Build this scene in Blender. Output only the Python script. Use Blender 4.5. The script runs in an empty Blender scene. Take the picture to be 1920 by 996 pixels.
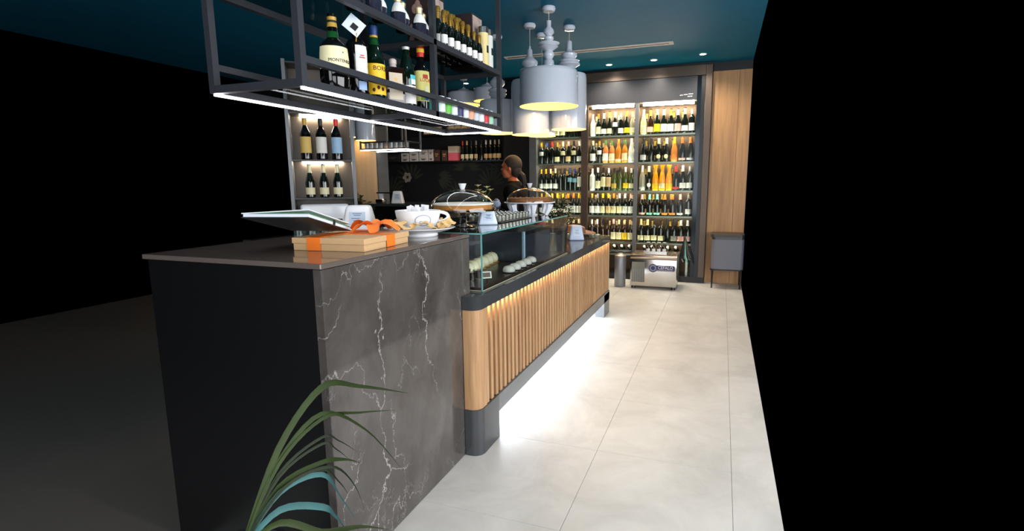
import bpy, bmesh, math, random
from mathutils import Vector, Matrix
PI = math.pi
random.seed(7)
sc = bpy.context.scene
COL = sc.collection

# ---------------------------------------------------------------- camera
CAM_H = 1.40
YAW, PIT, ROL = math.radians(-19.77), math.radians(-8.907), math.radians(-0.35)
cam_d = bpy.data.cameras.new('camera')
cam = bpy.data.objects.new('camera', cam_d)
COL.objects.link(cam)
_f = Vector((math.sin(YAW)*math.cos(PIT), math.cos(YAW)*math.cos(PIT), math.sin(PIT)))
_r = Vector((math.cos(YAW), -math.sin(YAW), 0))
_u = _r.cross(_f)
_r2 = _r*math.cos(ROL) + _u*math.sin(ROL)
_u2 = -_r*math.sin(ROL) + _u*math.cos(ROL)
m3 = Matrix((_r2, _u2, -_f)).transposed()
cam.matrix_world = Matrix.Translation((0, 0, CAM_H)) @ m3.to_4x4()
cam_d.sensor_width = 36.0
cam_d.lens = 985.0/1920.0*36.0
cam_d.shift_x = -38.0/1920.0
cam_d.clip_start = 0.05
sc.camera = cam

# ---------------------------------------------------------------- world, daylight, exposure
w = bpy.data.worlds.new('world'); sc.world = w
w.use_nodes = True
w.node_tree.nodes['Background'].inputs[0].default_value = (0, 0, 0, 1)
w.node_tree.nodes['Background'].inputs[1].default_value = 0.0
sc.view_settings.view_transform = 'Standard'
sc.view_settings.look = 'None'
sc.view_settings.gamma = 1.0
sc.view_settings.use_curve_mapping = False
sc.view_settings.exposure = 0.45
sc.cycles.transparent_max_bounces = 32

def area_light(name, loc, target, sx, sy, power, color):
    d = bpy.data.lights.new(name, 'AREA'); d.shape = 'RECTANGLE'; d.size = sx; d.size_y = sy
    d.energy = power; d.color = color
    o = bpy.data.objects.new(name, d); COL.objects.link(o)
    o.location = loc
    o.rotation_euler = (Vector(target)-Vector(loc)).to_track_quat('-Z', 'Y').to_euler()
    return o
# daylight through the shop front behind the photographer
area_light('shopfront_daylight', (0.0, -1.6, 1.65), (-0.5, 5.0, 0.9), 3.6, 2.5, 90, (0.90, 0.95, 1.0))
# and through the glazed side of the room, right of the aisle
area_light('side_window_daylight', (2.9, 1.4, 1.55), (-1.0, 1.9, 1.2), 4.6, 2.5, 205, (0.92, 0.96, 1.0))

# ---------------------------------------------------------------- helpers
def lin(c):
    out = []
    for x in c[:3]:
        x = x/255.0
        out.append(x/12.92 if x <= 0.04045 else ((x+0.055)/1.055)**2.4)
    return (out[0], out[1], out[2], 1.0)
MATS = {}
def mat(name, rgb, rough=0.5, metal=0.0, spec=0.5, emit=None, power=0.0, coat=0.0, trans=0.0, noise=None):
    """noise = (scale, amount, (sx, sy, sz)): procedural brightness variation"""
    if name in MATS: return MATS[name]
    m = bpy.data.materials.new(name); m.use_nodes = True
    nt = m.node_tree; b = nt.nodes['Principled BSDF']
    c = lin(rgb)
    b.inputs['Base Color'].default_value = c
    b.inputs['Roughness'].default_value = rough
    b.inputs['Metallic'].default_value = metal
    b.inputs['Specular IOR Level'].default_value = spec
    b.inputs['Coat Weight'].default_value = coat
    b.inputs['Transmission Weight'].default_value = trans
    if emit is not None:
        b.inputs['Emission Color'].default_value = lin(emit)
        b.inputs['Emission Strength'].default_value = power
    if noise is None: noise = (30.0, 0.06, (1, 1, 1))
    tc = nt.nodes.new('ShaderNodeTexCoord'); mp = nt.nodes.new('ShaderNodeMapping')
    mp.inputs['Scale'].default_value = noise[2]
    nz = nt.nodes.new('ShaderNodeTexNoise'); nz.inputs['Scale'].default_value = noise[0]; nz.inputs['Detail'].default_value = 4
    mx = nt.nodes.new('ShaderNodeMix'); mx.data_type = 'RGBA'
    a = noise[1]
    mx.inputs[6].default_value = tuple(max(0, x*(1-a)) for x in c[:3])+(1,)
    mx.inputs[7].default_value = tuple(min(1, x*(1+a)) for x in c[:3])+(1,)
    nt.links.new(tc.outputs['Object'], mp.inputs[0]); nt.links.new(mp.outputs[0], nz.inputs['Vector'])
    nt.links.new(nz.outputs['Fac'], mx.inputs[0]); nt.links.new(mx.outputs[2], b.inputs['Base Color'])
    MATS[name] = m
    return m
def emitter(name, rgb, power):
    if name in MATS: return MATS[name]
    m = bpy.data.materials.new(name); m.use_nodes = True
    nt = m.node_tree; nt.nodes.clear()
    o = nt.nodes.new('ShaderNodeOutputMaterial'); e = nt.nodes.new('ShaderNodeEmission')
    e.inputs[0].default_value = lin(rgb); e.inputs[1].default_value = power
    nt.links.new(e.outputs[0], o.inputs[0]); MATS[name] = m
    return m
def glass(name, tint=(255, 255, 255), refl=1.0, rough=0.0):
    if name in MATS: return MATS[name]
    m = bpy.data.materials.new(name); m.use_nodes = True
    nt = m.node_tree; nt.nodes.clear()
    o = nt.nodes.new('ShaderNodeOutputMaterial'); t = nt.nodes.new('ShaderNodeBsdfTransparent')
    g = nt.nodes.new('ShaderNodeBsdfGlossy'); x = nt.nodes.new('ShaderNodeMixShader'); ge = nt.nodes.new('ShaderNodeNewGeometry')
    dt = nt.nodes.new('ShaderNodeVectorMath'); dt.operation = 'DOT_PRODUCT'      # Schlick reflectance, alike on both faces of a pane
    nt.links.new(ge.outputs['Incoming'], dt.inputs[0]); nt.links.new(ge.outputs['Normal'], dt.inputs[1])
    def mth(op, a, b):
        n = nt.nodes.new('ShaderNodeMath'); n.operation = op
        for i, q in enumerate((a, b)):
            if isinstance(q, (int, float)): n.inputs[i].default_value = q
            elif q is not None: nt.links.new(q, n.inputs[i])
        return n.outputs[0]
    c1 = mth('SUBTRACT', 1.0, mth('ABSOLUTE', dt.outputs['Value'], None))
    fr = mth('ADD', mth('MULTIPLY', mth('POWER', c1, 5.0), .96), .04)
    mu = nt.nodes.new('ShaderNodeMath'); mu.operation = 'MULTIPLY'; mu.inputs[1].default_value = refl; mu.use_clamp = True
    nt.links.new(fr, mu.inputs[0])
    t.inputs[0].default_value = lin(tint); g.inputs['Roughness'].default_value = rough
    nt.links.new(mu.outputs[0], x.inputs[0]); nt.links.new(t.outputs[0], x.inputs[1]); nt.links.new(g.outputs[0], x.inputs[2])
    nt.links.new(x.outputs[0], o.inputs[0]); MATS[name] = m
    return m

class MB:
    """collects verts and faces"""
    def __init__(s): s.v = []; s.f = []
    def add(s, vs, fs):
        n = len(s.v); s.v += [tuple(p) for p in vs]; s.f += [tuple(i+n for i in q) for q in fs]; return s
    def box(s, x0, x1, y0, y1, z0, z1):
        return s.add([(x0,y0,z0),(x1,y0,z0),(x1,y1,z0),(x0,y1,z0),(x0,y0,z1),(x1,y0,z1),(x1,y1,z1),(x0,y1,z1)],
                     [(0,3,2,1),(4,5,6,7),(0,1,5,4),(1,2,6,5),(2,3,7,6),(3,0,4,7)])
    def rbox(s, x0, x1, y0, y1, z0, z1, r=0.005, seg=2):
        bm = bmesh.new(); bmesh.ops.create_cube(bm, size=1)
        for v in bm.verts:
            v.co = Vector((x0+(v.co.x+.5)*(x1-x0), y0+(v.co.y+.5)*(y1-y0), z0+(v.co.z+.5)*(z1-z0)))
        bmesh.ops.bevel(bm, geom=bm.edges[:], offset=r, segments=seg, affect='EDGES', profile=.5)
        return s.bm(bm)
    def bm(s, bm, free=True):
        bm.verts.index_update()
        s.add([v.co[:] for v in bm.verts], [[v.index for v in f.verts] for f in bm.faces])
        if free: bm.free()
        return s
    def prism(s, poly, z0, z1):
        n = len(poly)
        vs = [(x, y, z0) for x, y in poly]+[(x, y, z1) for x, y in poly]
        fs = [tuple(range(n-1, -1, -1)), tuple(range(n, 2*n))]+[(i, (i+1) % n, n+(i+1) % n, n+i) for i in range(n)]
        return s.add(vs, fs)
    def lathe(s, prof, seg=20, c=(0, 0, 0), a0=0.0, a1=2*PI):
        full = abs(a1-a0-2*PI) < 1e-6
        n = seg if full else seg+1
        vs = []; fs = []
        for r, z in prof:
            for i in range(n):
                a = a0+(a1-a0)*i/seg
                vs.append((c[0]+r*math.cos(a), c[1]+r*math.sin(a), c[2]+z))
        for k in range(len(prof)-1):
            for i in range(seg):
                j = (i+1) % n
                if r_zero(prof[k][0]) and r_zero(prof[k+1][0]): continue
                fs.append((k*n+i, k*n+j, (k+1)*n+j, (k+1)*n+i))
        return s.add(vs, fs)
    def tube(s, pts, r, seg=8, cap=True):
        pts = [Vector(p) for p in pts]
        if not isinstance(r, (list, tuple)): r = [r]*len(pts)
        vs = []; fs = []
        t = (pts[1]-pts[0]).normalized()
        up = Vector((0, 0, 1)) if abs(t.z) < .9 else Vector((1, 0, 0))
        nrm = t.cross(up).normalized()
        for k, p in enumerate(pts):
            t = (pts[min(k+1, len(pts)-1)]-pts[max(k-1, 0)]).normalized()
            nrm = (nrm-t*nrm.dot(t)).normalized(); bi = t.cross(nrm)
            for i in range(seg):
                a = 2*PI*i/seg
                vs.append(p+(nrm*math.cos(a)+bi*math.sin(a))*r[k])
        for k in range(len(pts)-1):
            for i in range(seg):
                j = (i+1) % seg
                fs.append((k*seg+i, k*seg+j, (k+1)*seg+j, (k+1)*seg+i))
        if cap:
            fs.append(tuple(range(seg-1, -1, -1))); fs.append(tuple(range((len(pts)-1)*seg, len(pts)*seg)))
        return s.add(vs, fs)
    def ball(s, c, rx, ry=None, rz=None, seg=14, rings=8):
        ry = rx if ry is None else ry; rz = rx if rz is None else rz
        bm = bmesh.new(); bmesh.ops.create_uvsphere(bm, u_segments=seg, v_segments=rings, radius=1)
        for v in bm.verts: v.co = Vector((c[0]+v.co.x*rx, c[1]+v.co.y*ry, c[2]+v.co.z*rz))
        return s.bm(bm)
    def strip(s, pts, ws, side):
        """leaf blade along pts, half widths ws, side vector, gently creased, given thickness"""
        pts = [Vector(p) for p in pts]; sd = Vector(side).normalized(); vs = []; fs = []
        for k, p in enumerate(pts):
            t = (pts[min(k+1, len(pts)-1)]-pts[max(k-1, 0)]).normalized()
            b = (sd-t*sd.dot(t)).normalized(); nn = t.cross(b)
            vs += [p-b*ws[k]+nn*ws[k]*.3, p, p+b*ws[k]+nn*ws[k]*.3]
        for k in range(len(pts)-1):
            a = 3*k
            fs += [(a, a+1, a+4, a+3), (a+1, a+2, a+5, a+4)]
        return s.add(vs, fs)
    def xf(s, M):
        s.v = [tuple(M @ Vector(p)) for p in s.v]; return s
    def mesh(s, name, m=None, smooth=False, angle=35):
        me = bpy.data.meshes.new(name); me.from_pydata(s.v, [], s.f); me.update()
        bm = bmesh.new(); bm.from_mesh(me)
        bmesh.ops.remove_doubles(bm, verts=bm.verts[:], dist=1e-6)
        bmesh.ops.dissolve_degenerate(bm, edges=bm.edges[:], dist=1e-7)
        bmesh.ops.recalc_face_normals(bm, faces=bm.faces[:])
        if smooth:
            for f in bm.faces: f.smooth = True
            lim = math.radians(angle)
            for e in bm.edges:
                if len(e.link_faces) == 2 and e.calc_face_angle(0) > lim: e.smooth = False
        bm.to_mesh(me); bm.free()
        if m: me.materials.append(m)
        return me
    def build(s, name, m, parent=None, smooth=False, angle=35, origin=None, local=False):
        if parent is not None:
            off = Vector((0, 0, 0)) if local else wloc(parent)
            loc = Vector((0, 0, 0))
        else:
            if origin is None:
                xs = [p[0] for p in s.v]; ys = [p[1] for p in s.v]; zs = [p[2] for p in s.v]
                origin = ((min(xs)+max(xs))/2, (min(ys)+max(ys))/2, min(zs))
            off = Vector(origin); loc = off
        s.v = [(p[0]-off.x, p[1]-off.y, p[2]-off.z) for p in s.v]
        me = s.mesh(name, m, smooth, angle)
        o = bpy.data.objects.new(name, me); COL.objects.link(o)
        o.location = loc; o.parent = parent
        return o
def r_zero(r): return abs(r) < 1e-9
def wloc(o):
    v = Vector(o.location)
    while o.parent is not None:
        o = o.parent; v = v+Vector(o.location)
    return v
def tag(o, label=None, cat=None, group=None, kind=None):
    if label: o['label'] = label
    if cat: o['category'] = cat
    if group: o['group'] = group
    if kind: o['kind'] = kind
    return o
def thing(name, loc, label, cat, group=None):
    o = bpy.data.objects.new(name, None); COL.objects.link(o); o.location = loc
    o.empty_display_size = 0.05
    return tag(o, label, cat, group)
def copy_tree(o, parent=None):
    c = o.copy(); COL.objects.link(c); c.parent = parent
    for ch in list(o.children): copy_tree(ch, c)
    return c
def rounded(x0, x1, y0, y1, r, n=6, corners=(1, 1, 1, 1)):
    """rounded rectangle polygon, counter-clockwise from lower left; corners = ll, lr, ur, ul"""
    P = []
    for (cx, cy, a, on, px, py) in ((x0+r, y0+r, PI, corners[0], x0, y0), (x1-r, y0+r, 1.5*PI, corners[1], x1, y0),
                                    (x1-r, y1-r, 0, corners[2], x1, y1), (x0+r, y1-r, .5*PI, corners[3], x0, y1)):
        if on: P += [(cx+r*math.cos(a+.5*PI*i/n), cy+r*math.sin(a+.5*PI*i/n)) for i in range(n+1)]
        else: P.append((px, py))
    return P
def text_mesh(txt, size, bold=0.0, extrude=0.0004):
    c = bpy.data.curves.new('lettering', 'FONT'); c.body = txt; c.size = size; c.align_x = 'CENTER'; c.align_y = 'CENTER'
    c.extrude = extrude; c.offset = bold*size; c.resolution_u = 2
    o = bpy.data.objects.new('lettering', c); COL.objects.link(o)
    bpy.context.view_layer.update()
    me = bpy.data.meshes.new_from_object(o.evaluated_get(bpy.context.evaluated_depsgraph_get()))
    vs = [v.co.copy() for v in me.vertices]; fs = [tuple(p.vertices) for p in me.polygons]
    bpy.data.objects.remove(o); bpy.data.curves.remove(c); bpy.data.meshes.remove(me)
    return vs, fs
def text_cyl(txt, size, R, z, phi, bold=0.0, c=(0, 0)):
    vs, fs = text_mesh(txt, size, bold); mb = MB()
    mb.add([(c[0]+(R+p.z)*math.cos(phi+p.x/R), c[1]+(R+p.z)*math.sin(phi+p.x/R), z+p.y) for p in vs], fs); return mb
def text_flat(txt, size, loc, phi, bold=0.0, tilt=0.0, xs=1.0):
    vs, fs = text_mesh(txt, size, bold); mb = MB()
    n = Vector((math.cos(phi)*math.cos(tilt), math.sin(phi)*math.cos(tilt), math.sin(tilt))); r = Vector((-math.sin(phi), math.cos(phi), 0)); u = n.cross(r)
    mb.add([Vector(loc)+r*p.x*xs+u*p.y+n*p.z for p in vs], fs); return mb

# ---------------------------------------------------------------- procedural surface materials
def nodes_of(name):
    m = bpy.data.materials.new(name); m.use_nodes = True; MATS[name] = m
    return m, m.node_tree, m.node_tree.nodes['Principled BSDF']
def marble_mat():
    m, nt, b = nodes_of('grey_marble'); N = nt.nodes.new; L = nt.links.new
    tc = N('ShaderNodeTexCoord'); mp = N('ShaderNodeMapping'); mp.inputs['Rotation'].default_value = (0.55, 0.2, 0.1); mp.inputs['Scale'].default_value = (1, 1.1, .75)
    L(tc.outputs['Object'], mp.inputs[0])
    wn = N('ShaderNodeTexNoise'); wn.inputs['Scale'].default_value = 5.0; wn.inputs['Detail'].default_value = 7; wn.inputs['Roughness'].default_value = .62
    L(mp.outputs[0], wn.inputs['Vector'])
    sub = N('ShaderNodeVectorMath'); sub.operation = 'SUBTRACT'; sub.inputs[1].default_value = (.5, .5, .5); L(wn.outputs['Color'], sub.inputs[0])
    scl = N('ShaderNodeVectorMath'); scl.operation = 'SCALE'; scl.inputs['Scale'].default_value = .30; L(sub.outputs[0], scl.inputs[0])
    ad = N('ShaderNodeVectorMath'); ad.operation = 'ADD'; L(mp.outputs[0], ad.inputs[0]); L(scl.outputs[0], ad.inputs[1])
    veins = []
    for sc_, wd, ms, lo in ((1.5, .0052, 1.3, .44), (3.0, .0055, 2.0, .52), (8.0, .013, 3.3, .54)):
        vo = N('ShaderNodeTexVoronoi'); vo.feature = 'DISTANCE_TO_EDGE'; vo.inputs['Scale'].default_value = sc_; L(ad.outputs[0], vo.inputs['Vector'])
        rp = N('ShaderNodeMapRange'); rp.inputs[1].default_value = 0; rp.inputs[2].default_value = wd; rp.inputs[3].default_value = 1; rp.inputs[4].default_value = 0; L(vo.outputs['Distance'], rp.inputs[0])
        mk = N('ShaderNodeTexNoise'); mk.inputs['Scale'].default_value = ms; mk.inputs['Detail'].default_value = 3; L(tc.outputs['Object'], mk.inputs['Vector'])
        mr = N('ShaderNodeMapRange'); mr.inputs[1].default_value = lo; mr.inputs[2].default_value = lo+.13; L(mk.outputs['Fac'], mr.inputs[0])
        mu = N('ShaderNodeMath'); mu.operation = 'MULTIPLY'; L(rp.outputs[0], mu.inputs[0]); L(mr.outputs[0], mu.inputs[1])
        veins.append(mu)
    h3 = N('ShaderNodeMath'); h3.operation = 'MULTIPLY'; h3.inputs[1].default_value = .35; L(veins[2].outputs[0], h3.inputs[0])
    mxa = N('ShaderNodeMath'); mxa.operation = 'MAXIMUM'; L(veins[0].outputs[0], mxa.inputs[0]); L(veins[1].outputs[0], mxa.inputs[1])
    mxv = N('ShaderNodeMath'); mxv.operation = 'MAXIMUM'; L(mxa.outputs[0], mxv.inputs[0]); L(h3.outputs[0], mxv.inputs[1])
    cl = N('ShaderNodeTexNoise'); cl.inputs['Scale'].default_value = 4.5; cl.inputs['Detail'].default_value = 6; L(ad.outputs[0], cl.inputs['Vector'])
    cr = N('ShaderNodeValToRGB'); cr.color_ramp.elements[0].position = .3; cr.color_ramp.elements[0].color = lin((60, 55, 52)); cr.color_ramp.elements[1].position = .75; cr.color_ramp.elements[1].color = lin((92, 87, 84)); L(cl.outputs['Fac'], cr.inputs[0])
    mx = N('ShaderNodeMix'); mx.data_type = 'RGBA'; mx.inputs[7].default_value = lin((178, 172, 170)); L(mxv.outputs[0], mx.inputs[0]); L(cr.outputs[0], mx.inputs[6])
    L(mx.outputs[2], b.inputs['Base Color']); b.inputs['Roughness'].default_value = .07; b.inputs['Specular IOR Level'].default_value = .55
    return m
def wood_mat(name, c0, c1, scale=(14, 14, .9), rough=.45, wave=True):
    m, nt, b = nodes_of(name); N = nt.nodes.new; L = nt.links.new
    tc = N('ShaderNodeTexCoord'); mp = N('ShaderNodeMapping'); mp.inputs['Scale'].default_value = scale; L(tc.outputs['Object'], mp.inputs[0])
    oi = N('ShaderNodeObjectInfo'); vm = N('ShaderNodeVectorMath'); vm.operation = 'SCALE'; vm.inputs[0].default_value = (9, 7, 5); L(oi.outputs['Random'], vm.inputs['Scale'])
    ad = N('ShaderNodeVectorMath'); L(mp.outputs[0], ad.inputs[0]); L(vm.outputs[0], ad.inputs[1])
    n1 = N('ShaderNodeTexNoise'); n1.inputs['Scale'].default_value = 1.0; n1.inputs['Detail'].default_value = 8; n1.inputs['Roughness'].default_value = .6; n1.inputs['Distortion'].default_value = .8; L(ad.outputs[0], n1.inputs['Vector'])
    n2 = N('ShaderNodeTexNoise'); n2.inputs['Scale'].default_value = 6.0; n2.inputs['Detail'].default_value = 4; L(ad.outputs[0], n2.inputs['Vector'])
    av = N('ShaderNodeMath'); av.operation = 'MULTIPLY_ADD'; av.inputs[1].default_value = .35; L(n2.outputs['Fac'], av.inputs[0]); 
    s7 = N('ShaderNodeMath'); s7.operation = 'MULTIPLY'; s7.inputs[1].default_value = .65; L(n1.outputs['Fac'], s7.inputs[0]); L(s7.outputs[0], av.inputs[2])
    cr = N('ShaderNodeValToRGB'); cr.color_ramp.elements[0].position = .32; cr.color_ramp.elements[0].color = lin(c0); cr.color_ramp.elements[1].position = .68; cr.color_ramp.elements[1].color = lin(c1); L(av.outputs[0], cr.inputs[0])
    L(cr.outputs[0], b.inputs['Base Color']); b.inputs['Roughness'].default_value = rough
    bp = N('ShaderNodeBump'); bp.inputs['Strength'].default_value = .08; bp.inputs['Distance'].default_value = .002; L(n2.outputs['Fac'], bp.inputs['Height']); L(bp.outputs[0], b.inputs['Normal'])
    return m
def tile_mat():
    m, nt, b = nodes_of('pale_stoneware'); N = nt.nodes.new; L = nt.links.new
    ge = N('ShaderNodeNewGeometry')
    n1 = N('ShaderNodeTexNoise'); n1.inputs['Scale'].default_value = 2.2; n1.inputs['Detail'].default_value = 9; n1.inputs['Roughness'].default_value = .68; n1.inputs['Distortion'].default_value = .6; L(ge.outputs['Position'], n1.inputs['Vector'])
    cr = N('ShaderNodeValToRGB'); cr.color_ramp.elements[0].position = .3; cr.color_ramp.elements[0].color = lin((176, 173, 168)); cr.color_ramp.elements[1].position = .7; cr.color_ramp.elements[1].color = lin((206, 203, 198)); L(n1.outputs['Fac'], cr.inputs[0])
    L(cr.outputs[0], b.inputs['Base Color']); b.inputs['Roughness'].default_value = .36; b.inputs['Specular IOR Level'].default_value = .4
    mr = N('ShaderNodeMapRange'); mr.inputs[3].default_value = .3; mr.inputs[4].default_value = .46; L(n1.outputs['Fac'], mr.inputs[0]); L(mr.outputs[0], b.inputs['Roughness'])
    return m
marble = marble_mat()
oak = wood_mat('oak_slat', (142, 102, 66), (190, 150, 108))
oak_wall = wood_mat('oak_wall', (152, 108, 66), (194, 148, 98), scale=(9, 9, .5))
tile = tile_mat()
M_ceiling = mat('teal_paint', (18, 104, 134), .6, spec=.12, noise=(3, .08, (1, 1, 1)))
M_black = mat('black_lacquer', (14, 14, 16), .35)
M_wall_dark = mat('dark_wallpaper', (30, 30, 32), .6, noise=(2.5, .5, (1, 1, 1)))
M_stone = mat('black_polished_stone', (58, 60, 62), .1, spec=.6, noise=(6, .3, (1, 1, 1)))
M_plinth = mat('brushed_gunmetal', (104, 106, 108), .32, metal=.25, noise=(8, .25, (1, .2, 1)))
M_rack = mat('graphite_steel', (52, 54, 60), .45, metal=.3)
M_bronze = mat('bronze_panel', (92, 78, 68), .4, metal=.55, noise=(4, .1, (1, 1, 1)))
M_steel_dark = mat('smoked_steel', (74, 74, 78), .3, metal=.35, noise=(5, .12, (1, 1, 1)))
M_steel = mat('brushed_steel', (200, 196, 190), .2, metal=1.0, noise=(10, .1, (1, 1, 20)))
M_chrome = mat('chrome', (220, 220, 222), .12, metal=1.0)
M_white = mat('white_porcelain', (232, 232, 234), .22, coat=.3, noise=(4, .03, (1, 1, 1)))
M_lampwhite = mat('glossy_white_lacquer', (206, 210, 220), .14, coat=.6, noise=(2, .03, (1, 1, 1)))
M_lampin = mat('warm_shade_lining', (226, 190, 118), .7, emit=(255, 206, 110), power=.5)
G_case = glass('case_glass', (246, 249, 248), .9)
G_edge = mat('glass_edge_green', (92, 150, 146), .15, spec=.6)
G_door = glass('door_glass', (246, 248, 246), .12)
G_shelf = glass('shelf_glass', (215, 228, 222), .5)
G_dome = glass('dome_glass', (236, 239, 239), 1.3)
G_rack = glass('smoked_shelf_glass', (206, 208, 206), .08)
LED_cool = emitter('led_cool', (235, 244, 255), 34)
LED_rack = emitter('led_rack', (250, 250, 255), 12)
LED_warm = emitter('led_warm', (255, 222, 172), 110)
LED_cab = emitter('led_cabinet', (255, 240, 214), 58)
E_bulb = emitter('warm_bulb', (255, 222, 150), 14)
E_spot = emitter('spot_lens', (255, 250, 240), 30)
# ================================================================ SETTING
XR, XL, YB, CEIL = 0.30, -6.95, 8.30, 2.97
fl = MB().box(XL, XR, 0.0, YB, -0.06, -0.004).build('floor', mat('grout', (84, 80, 76), .8)); tag(fl, kind='structure')
ys = [1.867+.69*k for k in range(-2, 10)]; ys = [0.0]+[y for y in ys if 0 < y < 8.28]+[8.29]
xs = [-1.89, -1.225, -0.56, 0.105, XR]
g = 0.0008
tile_cache = {}
for i in range(len(xs)-1):
    for j in range(len(ys)-1):
        wx, wy = round(xs[i+1]-xs[i]-2*g, 4), round(ys[j+1]-ys[j]-2*g, 4)
        if (wx, wy) not in tile_cache:
            tile_cache[(wx, wy)] = MB().rbox(0, wx, 0, wy, -.0035, 0, r=.0008, seg=1).mesh('floor_tile', tile)
        o = bpy.data.objects.new('floor_tile', tile_cache[(wx, wy)]); COL.objects.link(o); o.parent = fl
        p = Vector((xs[i]+g, ys[j]+g, 0))-wloc(fl); o.location = p
ce = MB().box(XL, XR, 0.0, YB, CEIL, CEIL+.06).build('ceiling', M_ceiling); tag(ce, kind='structure')

# back wall: oak panelling right of the wine cabinet, black partition left of it, papered wall behind the bar
wb = MB().box(-3.19, XR, 8.06, 8.30, 0, CEIL).build('wall_back', M_black); tag(wb, kind='structure')
for a, b in ((-.185, .145), (.148, XR)):
    MB().box(a, b, 7.72, 8.06, 0.0, 2.86).build('oak_panel', oak_wall, wb)
MB().box(-.185, XR, 7.715, 8.06, 2.86, CEIL).build('shadow_gap', M_black, wb)
MB().box(-3.19, -2.77, 7.62, 8.06, 0, 2.90).build('partition', M_black, wb)
tr = MB().box(-3.19, -.185, 7.64, 7.72, 2.935, CEIL).build('trim_1', M_black); tag(tr, kind='structure')
ws = MB().box(XL, -3.19, YB-.05, YB, 0, CEIL).build('wall_bar', M_wall_dark); tag(ws, kind='structure')
# printed palm foliage on the wallpaper
def palm(mb, cx, cz, n, R, a0, a1, wd, y):
    for i in range(n):
        a = a0+(a1-a0)*i/(n-1); r = R*(.75+.25*math.sin(PI*i/(n-1)))
        d = Vector((math.cos(a), 0, math.sin(a)))
        pts = []; ws_ = []
        for k in range(7):
            t = .22+.78*k/6
            pts.append(Vector((cx, y-.00012*i, cz))+d*r*t+Vector((0, 0, -.10*R*t*t)))
            ws_.append(wd*max(0, math.sin(PI*min(1, k/6)))**.8+.001)
        vs = []; fs = []
        sdv = Vector((-d.z, 0, d.x))
        for k, p in enumerate(pts): vs += [p-sdv*ws_[k], p+sdv*ws_[k]]
        for k in range(6): fs.append((2*k, 2*k+1, 2*k+3, 2*k+2))
        mb.add(vs, fs)
pa, pb, pc = MB(), MB(), MB()
for (cx, cz, n, R, a0, a1, wd) in ((-4.15, 1.62, 11, .36, .2, 2.9, .022), (-5.25, 1.45, 9, .40, .6, 3.1, .02), (-4.75, 1.52, 8, .34, -.9, .6, .02), (-3.7, 1.35, 9, .4, .4, 2.6, .02), (-4.3, 1.15, 9, .35, .4, 2.7, .02),
                                   (-5.7, 1.2, 9, .4, .2, 2.2, .02), (-3.5, 1.62, 7, .3, 1.2, 3.3, .018)):
    palm(pa, cx, cz, n, R, a0, a1, wd, YB-.0515)
for (cx, cz, n, R, a0, a1, wd) in ((-4.05, 2.68, 11, .30, .1, 3.0, .02), (-3.55, 2.7, 7, .25, .5, 2.4, .04), (-4.8, 2.6, 9, .35, .3, 2.8, .022), (-5.6, 2.55, 9, .35, .3, 2.8, .022)):
    palm(pb, cx, cz, n, R, a0, a1, wd, YB-.0515)
palm(pc, -5.33, 1.52, 6, .11, 0, 2*PI*5/6, .035, YB-.053)
tag(pa.build('printed_foliage', mat('print_green', (58, 62, 46), .7), ws), kind='stuff')
tag(pb.build('printed_foliage', mat('print_pale_green', (128, 138, 96), .7), ws), kind='stuff')
pc.build('printed_flower', mat('print_flower', (176, 160, 140), .7), ws)
# wooden pillar with a dark doorway slot behind the bar
pl = thing('wood_pillar', (-4.97, 6.62, 0), 'pale oak clad pillar with dark recess standing behind the bar', 'pillar')
MB().box(-5.10, -4.715, 6.5, 6.75, 0, CEIL-.002).build('cladding', wood_mat('pale_oak', (198, 172, 138), (222, 198, 162), scale=(9, 9, .5)), pl)
MB().box(-5.20, -5.10, 6.56, 6.75, 0, CEIL-.002).build('recess', M_black, pl)
MB().box(-5.25, -5.20, 6.5, 6.75, 0, CEIL-.002).build('metal_edge', M_steel, pl)
MB().box(-4.715, -4.69, 6.5, 6.75, 0, CEIL-.002).build('corner_trim', M_plinth, pl)

# ---------------------------------------------------------------- ceiling fittings
vent = thing('ceiling_vent', (-1.63, 6.45, CEIL-.012), 'long pale linear air vent set in the teal ceiling', 'vent')
ang = math.atan2(6.516-6.383, 2.042)
vf = MB(); L2 = 1.03
vf.box(-L2, L2, -.055, -.035, 0, .0115).box(-L2, L2, .035, .055, 0, .0115).box(-L2, -L2+.02, -.035, .035, 0, .0115).box(L2-.05, L2, -.035, .035, 0, .0115)
vf.build('frame', mat('vent_frame', (196, 190, 184), .5), vent, local=True)
for k in range(2):
    MB().box(-L2+.02, L2-.05, -.022+.03*k, -.008+.03*k, .004, .0115).build('slat', mat('vent_slat', (120, 100, 88), .5), vent, local=True)
MB().box(-L2+.02, L2-.05, -.035, .035, .0105, .0118).build('backing', M_black, vent, local=True)
SPOTS = [(-1.513, 7.31, 1), (-.915, 7.245, 1), (-.307, 7.146, 1), (-4.456, 7.75, 2), (-3.898, 7.8, 2), (-.35, 1.2, 0), (-.35, 2.7, 0), (-.4, 4.2, 0), (-.3, 5.0, 0)]  # the aisle ones are added out of view to brighten the floor
first = None
names = {1: ('small bright recessed ceiling spotlight over the wine cabinet', 'spotlights over the wine cabinet'), 2: ('small recessed ceiling spotlight over the papered bar wall', 'spotlights over the bar wall'), 0: ('added recessed ceiling spotlight brightening the tiled aisle', 'added spotlights over the aisle')}
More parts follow.
